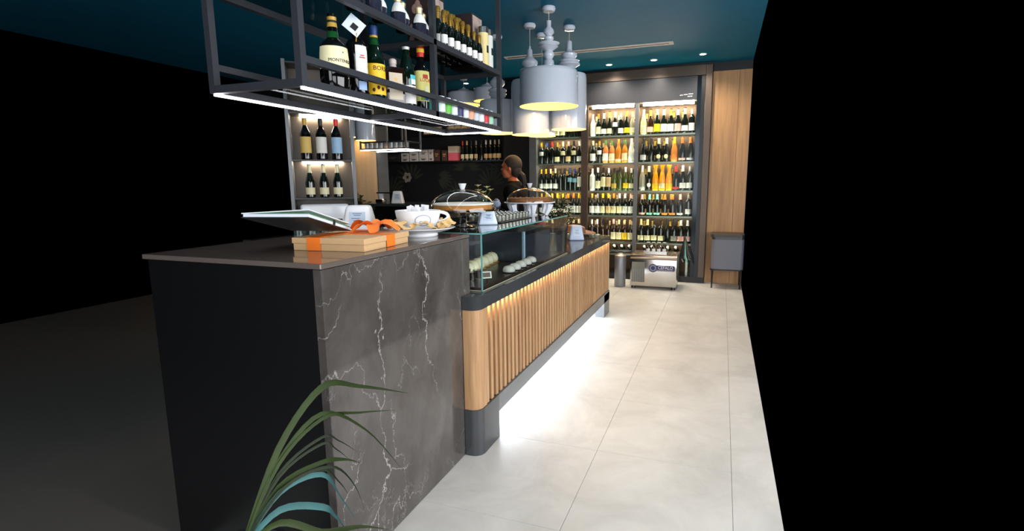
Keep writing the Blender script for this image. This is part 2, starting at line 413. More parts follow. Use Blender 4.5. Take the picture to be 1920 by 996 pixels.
for x, y, k in SPOTS:
    if first is None:
        first = thing('ceiling_spotlight', (x, y, CEIL), names[k][0], 'spotlight', names[k][1])
        MB().lathe([(.034, -.001), (.05, -.001), (.05, -.006), (.036, -.008), (.034, -.001)], 20).build('ring', M_white, first, True, local=True)
        MB().lathe([(0, -.004), (.034, -.004)], 20).build('lens', E_spot, first, local=True)
        o = first
    else:
        o = copy_tree(first); o.location = (x, y, CEIL); tag(o, *(names[k][0], 'spotlight', names[k][1]))
    d = bpy.data.lights.new('spot_beam', 'SPOT'); d.energy = {1: 55, 2: 26, 0: 26}[k]; d.spot_size = math.radians(148 if k == 1 else 110); d.spot_blend = .9
    d.color = (1, .90, .76); d.shadow_soft_size = .03
    lo = bpy.data.objects.new('spot_beam', d); COL.objects.link(lo); lo.location = (x, y, CEIL-.02)

# ================================================================ COUNTERS
bar = thing('marble_counter', (-1.6, 1.86, 0), 'tall dark grey marble bar counter with white veins', 'counter')
MB().rbox(-1.235, -1.20, 1.335, 2.39, 0.0, 1.128, r=.002, seg=1).build('marble_front', marble, bar)
MB().box(-2.0, -1.236, 1.338, 2.388, 0.0, 1.128).build('carcass', M_black, bar)  # black colour stands in for shade on the invented near end
MB().rbox(-2.02, -1.197, 1.33, 2.392, 1.130, 1.148, r=.003, seg=2).build('worktop', mat('bar_top_stone', (94, 84, 78), .08, spec=.6, noise=(5, .2, (1, 1, 1))), bar)

XF, Y0, Y1 = -1.108, 2.288, 5.56
dc = thing('display_counter', (-1.5, 3.9, 0), 'long low counter clad in vertical oak slats with glowing floor light', 'counter')
def nose(x1, y0, r):     # plan of the rounded near end that passes in front of the marble
    return [(x1-r+r*math.cos(-.5*PI+.5*PI*i/8), y0+r+r*math.sin(-.5*PI+.5*PI*i/8)) for i in range(9)]
slab = [(-1.197, Y0)]+nose(XF, Y0, .055)+[(XF, Y1), (-1.9, Y1), (-1.9, 2.395), (-1.197, 2.395)]
MB().prism(slab, .775, .845).build('worktop', M_stone, dc, True)
post = [(-1.197, Y0+.004)]+nose(XF-.006, Y0+.004, .052)+[(XF-.006, 2.385), (-1.197, 2.385)]
MB().prism(post, .250, .774).build('corner_post', oak, dc, True)
foot = [(-1.197, Y0)]+nose(XF, Y0, .055)+[(XF, 2.53), (-1.197, 2.53)]
MB().prism(foot, 0.001, .249).build('foot', M_stone, dc, True)
MB().box(-1.20, XF, 5.30, 5.56, 0.001, .235).build('foot', M_plinth, dc)
MB().box(-1.155, XF, 2.53, 5.56, .152, .248).build('plinth', M_plinth, dc)
MB().box(-1.9, -1.165, 2.395, 5.555, .20, .774).build('carcass', M_black, dc)
MB().box(-1.165, -1.150, 2.386, 5.555, .249, .774).build('backing', mat('slat_backing', (98, 72, 46), .7), dc)
PITCH = .0605; n = int((5.555-2.40)/PITCH)
slat_me = MB().rbox(-.0155, .0155, -.0145, .0145, 0, .522, r=.003, seg=1).mesh('slat', oak)
for k in range(n+1):
    o = bpy.data.objects.new('slat', slat_me); COL.objects.link(o); o.parent = dc
    o.location = Vector((-1.1325, 2.408+PITCH*k, .2495))-wloc(dc)
MB().box(-1.1495, -1.1350, 2.40, 5.54, .7722, .7747).build('slat_light', LED_warm, dc)
MB().box(-1.45, -1.30, 2.60, 5.25, .190, .198).build('floor_light', LED_cool, dc)

# glass display case on the low counter
GX, GY0, GY1, GZ = -1.143, 2.420, 4.00, 1.151
gc = thing('display_case', (-1.5, 3.2, .846), 'glass pastry display case standing on the slatted counter', 'display case')
MB().box(GX-.006, GX, GY0, GY1, .847, GZ-.009).build('front_pane', G_case, gc)
MB().box(-1.86, GX-.007, GY0, GY0+.006, .847, GZ-.009).build('end_pane', G_case, gc)
MB().box(-1.86, GX-.007, GY1-.006, GY1, .847, GZ-.009).build('end_pane', G_case, gc)
MB().box(-1.87, GX+.002, GY0-.003, GY1+.003, GZ-.008, GZ).build('top_pane', glass('case_top_glass', (205, 222, 220), 1.5), gc)
e = MB().box(GX+.0005, GX+.0025, GY0-.003, GY1+.003, GZ-.0085, GZ-.001).box(-1.87, GX, GY0-.0055, GY0-.0035, GZ-.0085, GZ-.001)
e.build('polished_edge', G_edge, gc)
MB().box(GX-.006, GX+.001, GY0-.002, GY0+.003, .847, GZ-.009).build('corner_edge', G_edge, gc)
MB().box(GX-.001, GX+.002, GY0, GY1, .8465, .852).build('bottom_channel', mat('pale_channel', (150, 146, 128), .4), gc)
MB().box(-1.86, GX-.008, GY0-.001, GY0+.001, .8465, .852).build('bottom_channel', mat('pale_channel', (150, 146, 128), .4), gc)
MB().box(-1.85, GX-.02, GY0+.02, GY1-.02, .8465, .862).build('deck', mat('dark_walnut_deck', (58, 44, 38), .3, noise=(10, .4, (1, 1, 1))), gc)
MB().box(-1.86, -1.855, GY0+.01, GY1-.01, .865, GZ-.012).build('rear_door', glass('rear_glass', (120, 120, 118), 1.2), gc)
MB().box(-1.85, -1.52, GY0+.01, 3.3, 1.000, 1.006).build('shelf', G_case, gc)
MB().box(-1.815, -1.785, GY0+.05, 3.30, GZ-.013, GZ-.0095).box(-1.784, -1.780, GY0+.05, 3.30, GZ-.024, GZ-.0095).build('added_light_cover', M_black, gc)  # added cover, keeps the fill strip behind it out of sight
MB().box(-1.812, -1.788, GY0+.05, 3.30, GZ-.022, GZ-.0135).build('added_case_light', emitter('led_added_fill', (255, 246, 232), 45), gc)  # added fill strip to brighten the cakes inside the case
fr = thing('chiller_box', (-1.42, 3.65, .863), 'blue grey metal chiller box inside the glass display case', 'chiller')
MB().box(-1.80, -1.275, 3.34, 3.97, .864, 1.07).build('body', mat('blue_grey_metal', (70, 78, 92), .25, metal=.6, noise=(5, .2, (1, 1, 6))), fr)
MB().rbox(-1.275, -1.255, 3.335, 3.36, .864, 1.075, r=.003, seg=1).build('corner_strip', mat('pale_blue_metal', (150, 178, 200), .3, metal=.3), fr)
MB().box(-1.275, -1.27, 3.36, 3.96, 1.045, 1.068).build('trim_strip', M_black, fr)

# service worktop and back counters behind the bar
sb = thing('service_worktop', (-2.75, 3.3, 0), 'black service worktop running behind the marble counter', 'worktop')
MB().box(-3.3, -2.62, 2.9, 4.3, .96, 1.0).build('top', M_stone, sb)
MB().box(-3.28, -2.66, 2.92, 4.28, 0, .958).build('cabinet', M_black, sb)
bb = thing('back_counter', (-3.6, 5.75, 0), 'black back counter carrying a small white napkin dispenser', 'counter')
MB().box(-4.4, -2.95, 5.4, 6.1, 1.135, 1.165).build('top', M_stone, bb)
MB().box(-4.38, -2.97, 5.43, 6.08, 0, 1.134).build('cabinet', M_black, bb)
# long shelf on the papered wall
ss = tag(MB().box(-6.2, -3.2, 7.95, YB-.052, 1.755, 1.78).build('wall_shelf', M_black), 'long black shelf on the dark papered wall behind the bar', 'shelf')
us = tag(MB().box(-4.95, -3.2, 7.95, YB-.052, 2.20, 2.225).build('wall_shelf', M_black), 'upper black shelf with a row of small pale boxes above the long shelf', 'shelf')
# ================================================================ WINE CABINET
CY = 7.60
wc = thing('wine_cabinet', (-1.5, 7.8, 0), 'tall lit wine cabinet with glass doors and dark bronze frame', 'wine cabinet')
MB().box(-2.77, -.19, CY, CY+.46, 0.001, .085).build('plinth', M_black, wc)
MB().rbox(-.275, -.19, CY-.02, CY+.46, .086, 2.93, r=.004, seg=1).build('jamb', M_bronze, wc)
MB().box(-.325, -.276, CY, CY+.45, .086, 2.80).build('jamb', M_black, wc)
MB().box(-2.77, -2.66, CY, CY+.45, .086, 2.80).build('jamb', M_plinth, wc)
MB().box(-2.77, -.276, CY-.015, CY+.46, 2.803, 2.93).build('header_panel', M_bronze, wc)
hp = MB().box(-2.659, -.38, CY, CY+.02, 2.492, 2.80).build('steel_fascia', M_steel_dark, wc)
lt = MB()
for (a, b, z) in ((-.60, -.56, 2.56), (-.55, -.50, 2.565), (-.49, -.43, 2.57), (-.50, -.44, 2.54)): lt.box(a, b, CY-.001, CY-.0002, z-.004, z+.004)
lt.build('lettering', mat('pale_print', (220, 220, 220), .5), hp)
MB().box(-2.659, -.326, CY+.021, CY+.45, 2.492, 2.50).build('ceiling_panel', mat('cab_top', (120, 110, 98), .4), wc)
MB().box(-2.659, -.326, CY+.445, CY+.455, .086, 2.49).build('back_panel', mat('mirror_back', (92, 72, 54), .3, metal=.5), wc)
MB().box(-.38, -.326, CY+.02, CY+.03, .086, 2.80).build('mirror_strip', mat('dark_mirror', (26, 36, 44), .12, metal=.3), wc)
BAYS = [(-2.659, -1.965), (-1.868, -1.195), (-1.145, -.382)]
bay_n = ['dark-wall bay', 'middle bay', 'oak-wall bay']
for a, b, m in ((-1.965, -1.868, mat('post_bronze', (104, 90, 82), .3, metal=.7)), (-1.195, -1.145, M_plinth)):
    MB().box(a, b, CY, CY+.05, .086, 2.49).build('post', m, wc)
for k, (a, b) in enumerate(BAYS):
    MB().box(a+.001, b-.001, CY+.004, CY+.010, .09, 2.488).build('door_pane', G_door, wc)
    MB().box(a+.05, b-.03, CY+.05, CY+.085, 2.452, 2.478).build('led_tube', LED_cab, wc)
SH = [2.066, 1.685, 1.287, .928, .543]
for a, b in BAYS:
    for z in SH:
        s_ = MB().box(a+.003, b-.003, CY+.045, CY+.42, z-.012, z).build('shelf', G_shelf, wc)
        MB().box(a+.003, b-.003, CY+.0405, CY+.0445, z-.022, z-.0005).build('shelf_edge', mat('shelf_edge_steel', (150, 160, 154), .3, metal=.5), s_)
        MB().box(a+.04, b-.04, CY+.046, CY+.056, z-.019, z-.0125).build('shelf_light', LED_cab, s_)

# ---------------------------------------------------------------- bottles
def prof(kind):
    if kind == 'bordeaux': return [(0, 0), (.030, 0), (.037, .006), (.037, .19), (.034, .205), (.020, .222), (.0145, .235), (.0135, .29), (.0155, .291), (.0155, .30), (0, .30)]
    if kind == 'burgundy': return [(0, 0), (.034, 0), (.041, .007), (.041, .145), (.037, .17), (.024, .205), (.0155, .235), (.0140, .285), (.0155, .287), (.0155, .297), (0, .297)]
    if kind == 'champagne': return [(0, 0), (.036, 0), (.0435, .008), (.0435, .135), (.040, .165), (.028, .21), (.0175, .25), (.0150, .30), (.0175, .302), (.0175, .318), (0, .32)]
    if kind == 'wrapped': return [(0, 0), (.045, .0), (.050, .02), (.050, .13), (.042, .18), (.030, .235), (.022, .26), (.034, .31), (.040, .335), (0, .315)]
    if kind == 'squat': return [(0, 0), (.034, 0), (.040, .006), (.040, .12), (.036, .14), (.018, .165), (.015, .21), (.017, .212), (.017, .225), (0, .225)]
def r_at(P, z):
    for k in range(1, len(P)-1):
        (r0, z0), (r1, z1) = P[k], P[k+1]
        if z0 <= z <= z1 and z1 > z0: return r0+(r1-r0)*(z-z0)/(z1-z0)
    return P[2][0]
def shell(P, za, zb, off, n=5, a0=0, a1=2*PI, seg=14, cap=False):
    pr = [(r_at(P, za+(zb-za)*i/n)+off, za+(zb-za)*i/n) for i in range(n+1)]
    if cap: pr.append((0, zb))
    return MB().lathe(pr, seg, a0=a0, a1=a1)
BM = {}
def bmesh_cached(key, fn):
    if key not in BM: BM[key] = fn()
    return BM[key]
GLASSES = {'dark': ((16, 20, 14), 'dark'), 'olive': ((66, 74, 34), 'olive green'), 'green': ((28, 64, 30), 'green'), 'rose': ((206, 122, 66), 'pink amber'), 'amber': ((196, 118, 34), 'amber'),
           'white': ((232, 228, 214), 'white'), 'gold': ((226, 206, 140), 'pale gold'), 'orange': ((240, 150, 24), 'orange wrapped'), 'brown': ((44, 26, 16), 'brown'), 'clear': ((150, 140, 120), 'clear')}
COLR = {'yellow': (236, 190, 20), 'blue': (36, 74, 168), 'red': (214, 44, 34), 'gold': (190, 152, 62), 'cream': (226, 214, 172), 'white': (236, 234, 228), 'black': (20, 20, 22), 'orange': (238, 120, 30),
        'green': (84, 132, 66), 'grey': (140, 136, 126), 'mint': (126, 206, 180), 'pink': (226, 168, 160), 'tan': (214, 182, 132), 'sky': (134, 186, 206), 'navy': (30, 56, 110), 'silver': (190, 188, 190)}
def M_glassb(n): return mat('bottle_'+n, GLASSES[n][0], .08, spec=.6, coat=.4)
def M_foil(n): return mat('foil_'+n, COLR[n], .38, metal=.15)
def M_paper(n): return mat('paper_'+n, COLR[n], .6)
LAB = {'low': (.03, .095), 'mid': (.115, .17), 'big': (.03, .125), 'long': (.05, .18), 'band': (.018, .045), 'round': (.035, .10)}
def bottle(loc, shape, gl, cap, lab, lz, desc, place, group, s=1.0, foil=None, tilt=None, wmax=None):
    P = prof(shape)
    me = bmesh_cached((shape, gl), lambda: MB().lathe(P, 18).mesh('bottle_body', M_glassb(gl), True))
    o = bpy.data.objects.new('wine_bottle', me); COL.objects.link(o); o.location = loc; sx = s if wmax is None else min(s, wmax*.97/(2*max(r for r, z in P))); o.scale = (sx, sx, s)
    if tilt: o.rotation_euler = tilt
    else: o.rotation_euler = (0, 0, random.uniform(-.25, .25))
    top = P[-2][1] if shape != 'champagne' else .3185
    if cap:
        fz = foil or (.235 if shape != 'champagne' else .235)
        me2 = bmesh_cached((shape, cap, 'cap', fz), lambda: shell(P, fz, top, .0009, 6, seg=14, cap=True).mesh('capsule', M_foil(cap), True))
        c = bpy.data.objects.new('capsule', me2); COL.objects.link(c); c.parent = o
    if lab:
        if lz == 'round':
            def mk():
                mb = MB(); R = r_at(P, .07)+.003; vs = [(R*math.cos(-PI/2), R*math.sin(-PI/2), .07)]; fs = []
                for i in range(16):
                    a = 2*PI*i/16; th = -PI/2+.028*math.cos(a)/R; vs.append((R*math.cos(th), R*math.sin(th), .07+.028*math.sin(a)))
                for i in range(16): fs.append((0, 1+i, 1+(i+1) % 16))
                return mb.add(vs, fs).mesh('label', M_paper(lab))
        else:
            za, zb = LAB[lz]
            def mk(): return shell(P, za, zb, .0007, 3, a0=-PI/2-1.25, a1=-PI/2+1.25, seg=12).mesh('label', M_paper(lab), True)
        c = bpy.data.objects.new('label', bmesh_cached((shape, lab, lz), mk)); COL.objects.link(c); c.parent = o
    tag(o, desc+(', '+place if place else ''), 'bottle', group)
    return o
SHN = {'bordeaux': 'wine bottle', 'burgundy': 'sloping wine bottle', 'champagne': 'sparkling wine bottle', 'wrapped': 'cellophane bottle', 'squat': 'small bottle'}
def desc_of(k):
    shape, gl, cap, lab, lz = k
    if shape == 'wrapped': return 'bottle wrapped in '+('orange' if gl == 'orange' else 'yellow')+' cellophane'
    s_ = GLASSES[gl][1]+' '+SHN[shape]
    parts = []
    if cap: parts.append(cap+' '+('foil' if shape == 'champagne' else 'cap'))
    if lab: parts.append(lab+' '+{'low': 'low label', 'mid': 'high label', 'big': 'label', 'long': 'long label', 'band': 'band', 'round': 'round label'}[lz])
    return s_+(' with '+' and '.join(parts) if parts else '')
B, U, S = 'bordeaux', 'burgundy', 'champagne'
ROWS = {
 (0, 0): [(B,'dark','black','white','low')]*3+[(U,'dark','gold','cream','low')]*2+[(B,'dark','black','white','mid')]*3,
 (0, 1): [(B,'dark','yellow','white','mid'), (B,'dark','blue',None,None), (B,'dark','red',None,None), (U,'dark','gold','cream','low'), (B,'dark','cream','cream','mid'), (U,'dark','pink','tan','low'), (B,'dark','black','cream','mid'), (U,'dark','white','white','low')],
 (0, 2): [(U,'dark','yellow','white','low')]*2+[(U,'dark','cream','white','low')]*2+[(B,'dark','black',None,None)]*2+[(B,'dark','navy','sky','mid'), (B,'dark','blue','sky','mid'), (B,'dark','black','white','long')],
 (0, 3): [(U,'dark','gold','white','low')]*3+[(U,'dark','yellow','white','low')]*2+[(U,'dark','orange','white','big')]*2+[(U,'dark','yellow','white','big')],
 (0, 4): [(U,'brown','cream','cream','low')]*8,
 (1, 0): [(U,'white','white','white','big'), (U,'dark','orange','cream','big'), (S,'dark','cream','white','low'), (S,'dark','gold','cream','low'), (S,'dark','cream','white','mid'), (B,'dark','cream','white','low'), (U,'dark','gold','yellow','low'), (U,'clear','cream','cream','low')],
 (1, 1): [(U,'dark','cream','white','big'), (B,'dark','gold','white','mid'), (U,'rose','green','white','big'), (U,'rose','green','cream','big'), (U,'amber',None,'pink','band'), (U,'amber','green','cream','big'), (S,'white','white','white','big')],
 (1, 2): [(B,'white','white','white','long'), (U,'dark','white','cream','big'), (B,'dark','black','cream','long'), (B,'dark','white','tan','long'), (U,'olive','black','gold','low'), (U,'olive','black',None,None), (U,'olive','white','yellow','low'), (U,'olive','white','cream','low')],
 (1, 3): [(U,'dark','gold','white','big'), (U,'dark','grey','white','big'), (U,'dark','yellow','cream','big'), (U,'dark','yellow','tan','big'), (U,'dark','orange','cream','big'), (U,'dark','white','cream','big'), (U,'dark','white','white','big'), (B,'dark','pink','white','big')],
 (1, 4): [(B,'brown','white','cream','low')]*2+[(U,'brown','black',None,None)]*2+[(U,'brown','pink','cream','big'), (U,'brown','cream','cream','big'), (U,'brown','tan','yellow','big'), (U,'brown','tan','cream','big')],
 (2, 0): [(S,'gold','cream','cream','big'), (S,'brown','gold','pink','low'), (S,'dark','grey','yellow','big'), (S,'dark','cream','white','big'), (S,'dark','gold','white','big'), (S,'dark','pink','pink','big'), (S,'dark','pink','white','low'), (B,'dark','white','white','big')],
 (2, 1): [(S,'dark','black','silver','low'), (S,'dark','black',None,None), (S,'dark','cream','cream','round'), (S,'dark','cream','cream','round'), (S,'amber','yellow','orange','round'), (S,'dark','orange','pink','band'), (S,'dark','orange','silver','band')],
 (2, 2): [(S,'clear','silver','silver','band'), (S,'dark','cream','white','round'), ('wrapped','orange',None,'yellow','low'), ('wrapped','orange',None,'cream','low'), ('wrapped','orange',None,'yellow','low'), (S,'dark','red','red','band'), (S,'dark','white','white','low'), (B,'dark','silver','white','low')],
 (2, 3): [(S,'dark','pink','pink','band'), (S,'dark','mint','mint','band'), (S,'dark','mint','mint','band'), (S,'dark','orange','orange','band'), (S,'dark','orange','orange','band'), (S,'dark','pink','white','band'), (B,'dark','grey','white','low')],
 (2, 4): [(S,'dark','tan','cream','low'), (S,'dark','tan','cream','low'), (B,'dark','black','cream','low'), (B,'dark','black','cream','low'), (S,'dark','black',None,None), (S,'dark','black','grey','low'), (S,'dark','silver','pink','low'), (S,'dark','silver','pink','low')],
}
ORD = ['top shelf', 'second shelf', 'third shelf', 'fourth shelf', 'fifth shelf']
for (b_, r_), items in ROWS.items():
    a, b = BAYS[b_]; n = len(items); wdt = (b-a-.02)/n
    for i, k in enumerate(items):
        x = a+.01+wdt*(i+.5)
        d = desc_of(k)
        bottle((x, CY+.105+random.uniform(-.004, .004), SH[r_]+.001), *k, d, ORD[r_]+', '+bay_n[b_], 'bottles on the '+ORD[r_]+' of the '+bay_n[b_], s=min(random.uniform(1.05, 1.12), (([2.47]+SH)[r_]-SH[r_]-.045)/prof(k[0])[-2][1]), wmax=wdt)
# back rows
for (b_, r_) in ROWS:
    a, b = BAYS[b_]; n = 6; wdt = (b-a-.02)/n
    k = {0: (U,'dark','gold','cream','low'), 1: (U,'brown','tan','cream','low') if r_ != 2 else (U,'olive','black',None,None), 2: (S,'brown','gold','tan','low')}[b_]
    for i in range(n):
        x = a+.01+wdt*(i+.5)+.012
        bottle((x, CY+.225, SH[r_]+.001), *k, 'rear '+desc_of(k), ORD[r_]+', '+bay_n[b_], 'back row on the '+ORD[r_]+' of the '+bay_n[b_], s=.98)
# tilted bottles on the cabinet floor rack
rk = tag(MB().box(-1.86, -.42, CY+.10, CY+.13, .39, .42).box(-1.86, -.42, CY+.30, CY+.33, .31, .34).box(-1.86, -1.83, CY+.10, CY+.33, .088, .31).box(-.45, -.42, CY+.10, CY+.33, .088, .31).box(-1.86,-1.83,CY+.10,CY+.13,.31,.39).box(-.45,-.42,CY+.10,CY+.13,.31,.39).build('bottle_rack', M_steel), 'low steel rack of tilted bottles at the foot of the wine cabinet', 'rack')
for i in range(13):
    x = -1.80+.11*i
    if -1.22 < x < -1.13: continue
    bottle((x, CY+.345, .375), B, 'dark', 'white', 'white', 'big', 'tilted dark wine bottle with white label on the low steel rack', '', 'tilted bottles on the low rack', tilt=(math.radians(68), 0, 0))
# bunch of corks and foil tags hung at the door
hb = thing('hanging_decoration', (-.46, CY-.05, .25), 'bundle of black, silver and green foil ribbons hanging at the cabinet door', 'decoration')
for i in range(9):
    x = -.52+.02*i; z = .62-.02*abs(i-4)
    mm = (M_black, M_chrome, mat('foil_mint', COLR['mint'], .38, metal=.15))[(0, 1, 0, 1, 2, 0, 1, 1, 0)[i]]
    mb = MB(); pts = [(-.46, CY-.03, .66), (x+.5*(-.46-x), CY-.04, .5), (x, CY-.05, .34+.02*(i % 3)), (x+.03, CY-.045, .27+.03*(i % 4))]
    mb.tube(pts, [.004, .012, .014, .006], 6); mb.build('ribbon', mm, hb, True)
MB().box(-.462, -.458, CY-.03, CY-.001, .655, .665).build('hook', M_chrome, hb)
# ================================================================ PENDANT LAMPS
def lamp(x, y, zt, zb, R, stem, label, power, group='white pendant lamps', bulb=True):
    """zt, zb: top and bottom of shade; stem: list of (r, dz) turned profile upward from the shade top"""
    t = thing('pendant_lamp', (x, y, zb), label, 'lamp', group)
    h = zt-zb
    MB().lathe([(R*1.0, 0), (R*1.0, .004), (R*.985, h*.9), (R*.965, h-.012), (R*.93, h), (.02, h+.004), (0, h+.004)], 48).build('shade', M_lampwhite, t, True, local=True)
    MB().lathe([(R*.99, .0005), (R*.975, h*.9), (R*.92, h-.012), (0, h-.008)], 40).build('lining', M_lampin, t, True, local=True)
    z = h+.004; pr = [(.012, z)]
    for r, dz in stem:
        z += dz; pr.append((r, z))
    pr.append((0, z))
    MB().lathe(pr, 24).build('turned_stem', M_lampwhite, t, True, 50, local=True)
    H = CEIL-zb
    MB().lathe([(0, H-.045), (.05, H-.042), (.062, H-.02), (.058, H-.002), (0, H-.002)], 24).build('ceiling_rose', M_lampwhite, t, True, local=True)
    MB().tube([(0, 0, z-.005), (0, 0, H-.04)], .004, 6).build('cord', mat('pale_cord', (170, 170, 168), .5), t, local=True)
    if bulb:
        MB().ball((0, 0, h*.45), .045).build('bulb', E_bulb, t, True, local=True)
    d = bpy.data.lights.new('lamp_glow', 'POINT'); d.energy = power; d.color = (1, .80, .5); d.shadow_soft_size = .05
    o = bpy.data.objects.new('lamp_glow', d); COL.objects.link(o); o.location = (x, y, zb+.06)
    return t
def stem_for(H, seq):
    s_ = sum(d for _, d in seq); return [(r, d*H/s_) for r, d in seq]
SQ_A = [(.035, .2), (.052, 1.2), (.046, 1.8), (.03, .6), (.05, 1.2), (.05, .7), (.036, .8), (.075, 1.1), (.085, .3), (.07, .4), (.095, .5), (.098, .3), (.055, .3), (.03, .4), (.045, .6), (.044, .7), (.026, .5), (.05, .9), (.046, 1.0), (.022, 1.0), (.022, 2.0)]
SQ_B = [(.06, .3), (.085, .5), (.10, .8), (.085, .3), (.10, .3), (.10, .4), (.06, .4), (.06, .3), (.082, .6), (.08, .6), (.05, .7), (.03, .5), (.026, 1.5), (.012, .3), (.01, .6)]
SQ_C = [(.07, .3), (.075, .6), (.06, .4), (.11, .6), (.11, .3), (.09, .3), (.105, .3), (.06, .4), (.08, .5), (.08, .5), (.04, .5), (.03, .6), (.028, 1.4), (.012, .3)]
lamp(-1.551, 4.797, 2.417, 2.10, .272, stem_for(.43, SQ_A), 'broad white drum pendant lamp with tall turned stem, over the display case', 4)
lamp(-1.888, 5.219, 2.423, 1.892, .193, stem_for(.33, SQ_B), 'tall narrow white pendant lamp hanging lowest, behind the broad drum lamp', 4)
lamp(-1.537, 5.428, 2.498, 1.95, .182, stem_for(.33, SQ_C), 'tall white pendant lamp close to the wine cabinet side of the cluster', 4)
lamp(-1.885, 5.588, 2.44, 1.905, .15, stem_for(.16, SQ_B), 'narrow white pendant lamp mostly hidden behind the lamp cluster', 3)
lamp(-2.36, 5.479, 2.29, 1.945, .20, stem_for(.36, SQ_B), 'white pendant lamp hanging beside the end post of the bottle rack', 4)
lamp(-4.35, 5.80, 2.37, 1.955, .125, stem_for(.2, SQ_B), 'white pendant lamp in front of the oak clad pillar', 3)
lamp(-4.95, 6.36, 2.37, 2.06, .085, stem_for(.2, SQ_B), 'small white pendant lamp beside the recess of the oak pillar', 3)
lamp(-3.74, 7.4, 2.75, 2.575, .25, stem_for(.08, SQ_B), 'shallow white pendant lamp high under the ceiling near the papered wall', 3)
lamp(-3.26, 7.2, 2.75, 2.575, .20, stem_for(.08, SQ_B), 'shallow white pendant lamp high up next to the black partition', 3)

# ================================================================ HANGING BOTTLE RACK
RX0, RX1, RY0, RY1 = -1.68, -1.30, 1.42, 3.045
ra = thing('hanging_rack', (-1.49, 2.3, 1.713), 'dark steel bottle rack hung from the ceiling above the counter', 'rack')
T = .0125
def bar_(name, a, b, m=M_rack, t=T, par=None):
    a, b = Vector(a), Vector(b)
    lo = [min(a[i], b[i])-(t if abs(a[i]-b[i]) < 1e-6 else 0) for i in range(3)]; hi = [max(a[i], b[i])+(t if abs(a[i]-b[i]) < 1e-6 else 0) for i in range(3)]
    return MB().box(lo[0], hi[0], lo[1], hi[1], lo[2], hi[2]).build(name, m, par or ra)
ZB, Z2 = 1.727, 2.052
for x in (RX0, RX1):
    for z in (ZB, Z2):
        bar_('rail', (x, RY0+.013, z), (x, RY1-.013, z))
    for y in (2.27, RY1):
        bar_('post', (x, y, ZB-T), (x, y, CEIL-.002))
bar_('post', (RX1, RY0, ZB-T), (RX1, RY0, CEIL-.002)); bar_('post', (RX0, RY0, ZB-T), (RX0, RY0, CEIL-.002))
for y in (RY0, 2.27, RY1):
    for z in (ZB, Z2):
        bar_('cross_rail', (RX0+.013, y, z), (RX1-.013, y, z))
bar_('guard_rail', (RX1+.001, RY0+.013, 1.803), (RX1+.001, RY1-.013, 1.803), t=.011)
bar_('guard_rail', (RX0-.001, RY0+.013, 1.803), (RX0-.001, RY1-.013, 1.803), t=.011)
bar_('guard_rail', (RX0+.013, RY1, 1.803), (RX1-.013, RY1, 1.803), t=.009)
for (a, b) in ((RY0+.013, 2.257), (2.283, RY1-.013)):
    for z in (ZB, Z2):
        MB().box(RX0+.013, RX1-.013, a, b, z+.0115, z+.018).build('shelf', G_rack, ra)
zl = ZB-T-.007
for nm, q in (('light_strip', (RX1-.007, RX1+.009, RY0, RY1+.008)), ('light_strip', (RX0-.009, RX0+.007, RY0, RY1+.008)), ('light_strip', (RX0+.008, RX1-.008, RY1-.008, RY1+.008))):
    MB().box(q[0], q[1], q[2], q[3], zl, ZB-T-.0005).build(nm, LED_rack, ra)
ZS = ZB+.0185; ZU = Z2+.0185
PHC = -.62      # labels face the aisle, turned towards the shop front

def liqueur(name, loc, prof_, glassm, label, capm=None, capz=None, lab=None, labm=None, words=None, arc=1.0, phi=PHC, extra=None):
    o = MB().lathe(prof_, 24).build('liqueur_bottle', glassm, None, True, 40, origin=(0, 0, 0)); o.location = loc
    tag(o, label, 'bottle')
    Pn = prof_
    if capm: shell(Pn, capz[0], capz[1], .0012, 4, seg=18, cap=capz[1] > Pn[-2][1]-.002).build('cap', capm, o, True, local=True)
    if lab:
        lb = shell(Pn, lab[0], lab[1], .0009, 6, a0=phi-arc, a1=phi+arc, seg=16).build('label', labm, o, True, local=True)
        for (tx, sz, z, m, dphi) in (words or []):
            text_cyl(tx, sz, r_at(Pn, z)+.0016, z, phi+dphi, bold=0.0).build('lettering', m, lb, local=True)
    return o
K_ink = mat('ink_dark', (52, 24, 22), .6); K_red = mat('ink_red', (196, 30, 40), .6); K_blk = mat('ink_black', (20, 20, 22), .6)
g_dkgreen = mat('liqueur_dark_green', (8, 24, 13), .06, coat=.4); g_black = mat('liqueur_black', (12, 10, 10), .08, coat=.4); g_green = mat('liqueur_green', (20, 70, 34), .06, coat=.4)
P_mont = [(0, 0), (.044, 0), (.050, .01), (.053, .06), (.052, .12), (.048, .16), (.040, .172), (.021, .19), (.019, .215), (.016, .24), (.014, .262), (.016, .264), (.016, .275), (0, .276)]
o = liqueur('m', (-1.39, 1.69, ZS), P_mont, g_black, 'bulbous dark liqueur bottle with cream label and striped gold neck, on the rack', mat('foil_gold', COLR['gold'], .38, metal=.15), (.228, .2755), (.075, .155), mat('cream_label', (232, 222, 178), .6),
            [('MONTENEGRO', .0165, .104, K_ink, .42)], 1.5)
shell(P_mont, .190, .212, .0008, 3, seg=18).build('green_neck', g_green, o, True, local=True)
shell(P_mont, .244, .252, .0016, 2, seg=18).build('neck_band', K_blk, o, True, local=True)
MB().lathe([(.001, 0), (.006, .006), (.004, .012), (.001, .02)], 10, c=(.0465*math.cos(PHC+.42), .0465*math.sin(PHC+.42), .128)).build('emblem', K_blk, o, True, local=True)
P_blk = [(0, 0), (.038, 0), (.043, .008), (.043, .17), (.040, .195), (.028, .215), (.016, .222), (.014, .25), (0, .252)]
o = liqueur('b', (-1.39, 1.822, ZS), P_blk, g_black, 'black liqueur bottle with narrow white label and hanging white card tag', None, None, (.07, .19), mat('white_label', (222, 214, 210), .6), None, .62, PHC+.25)
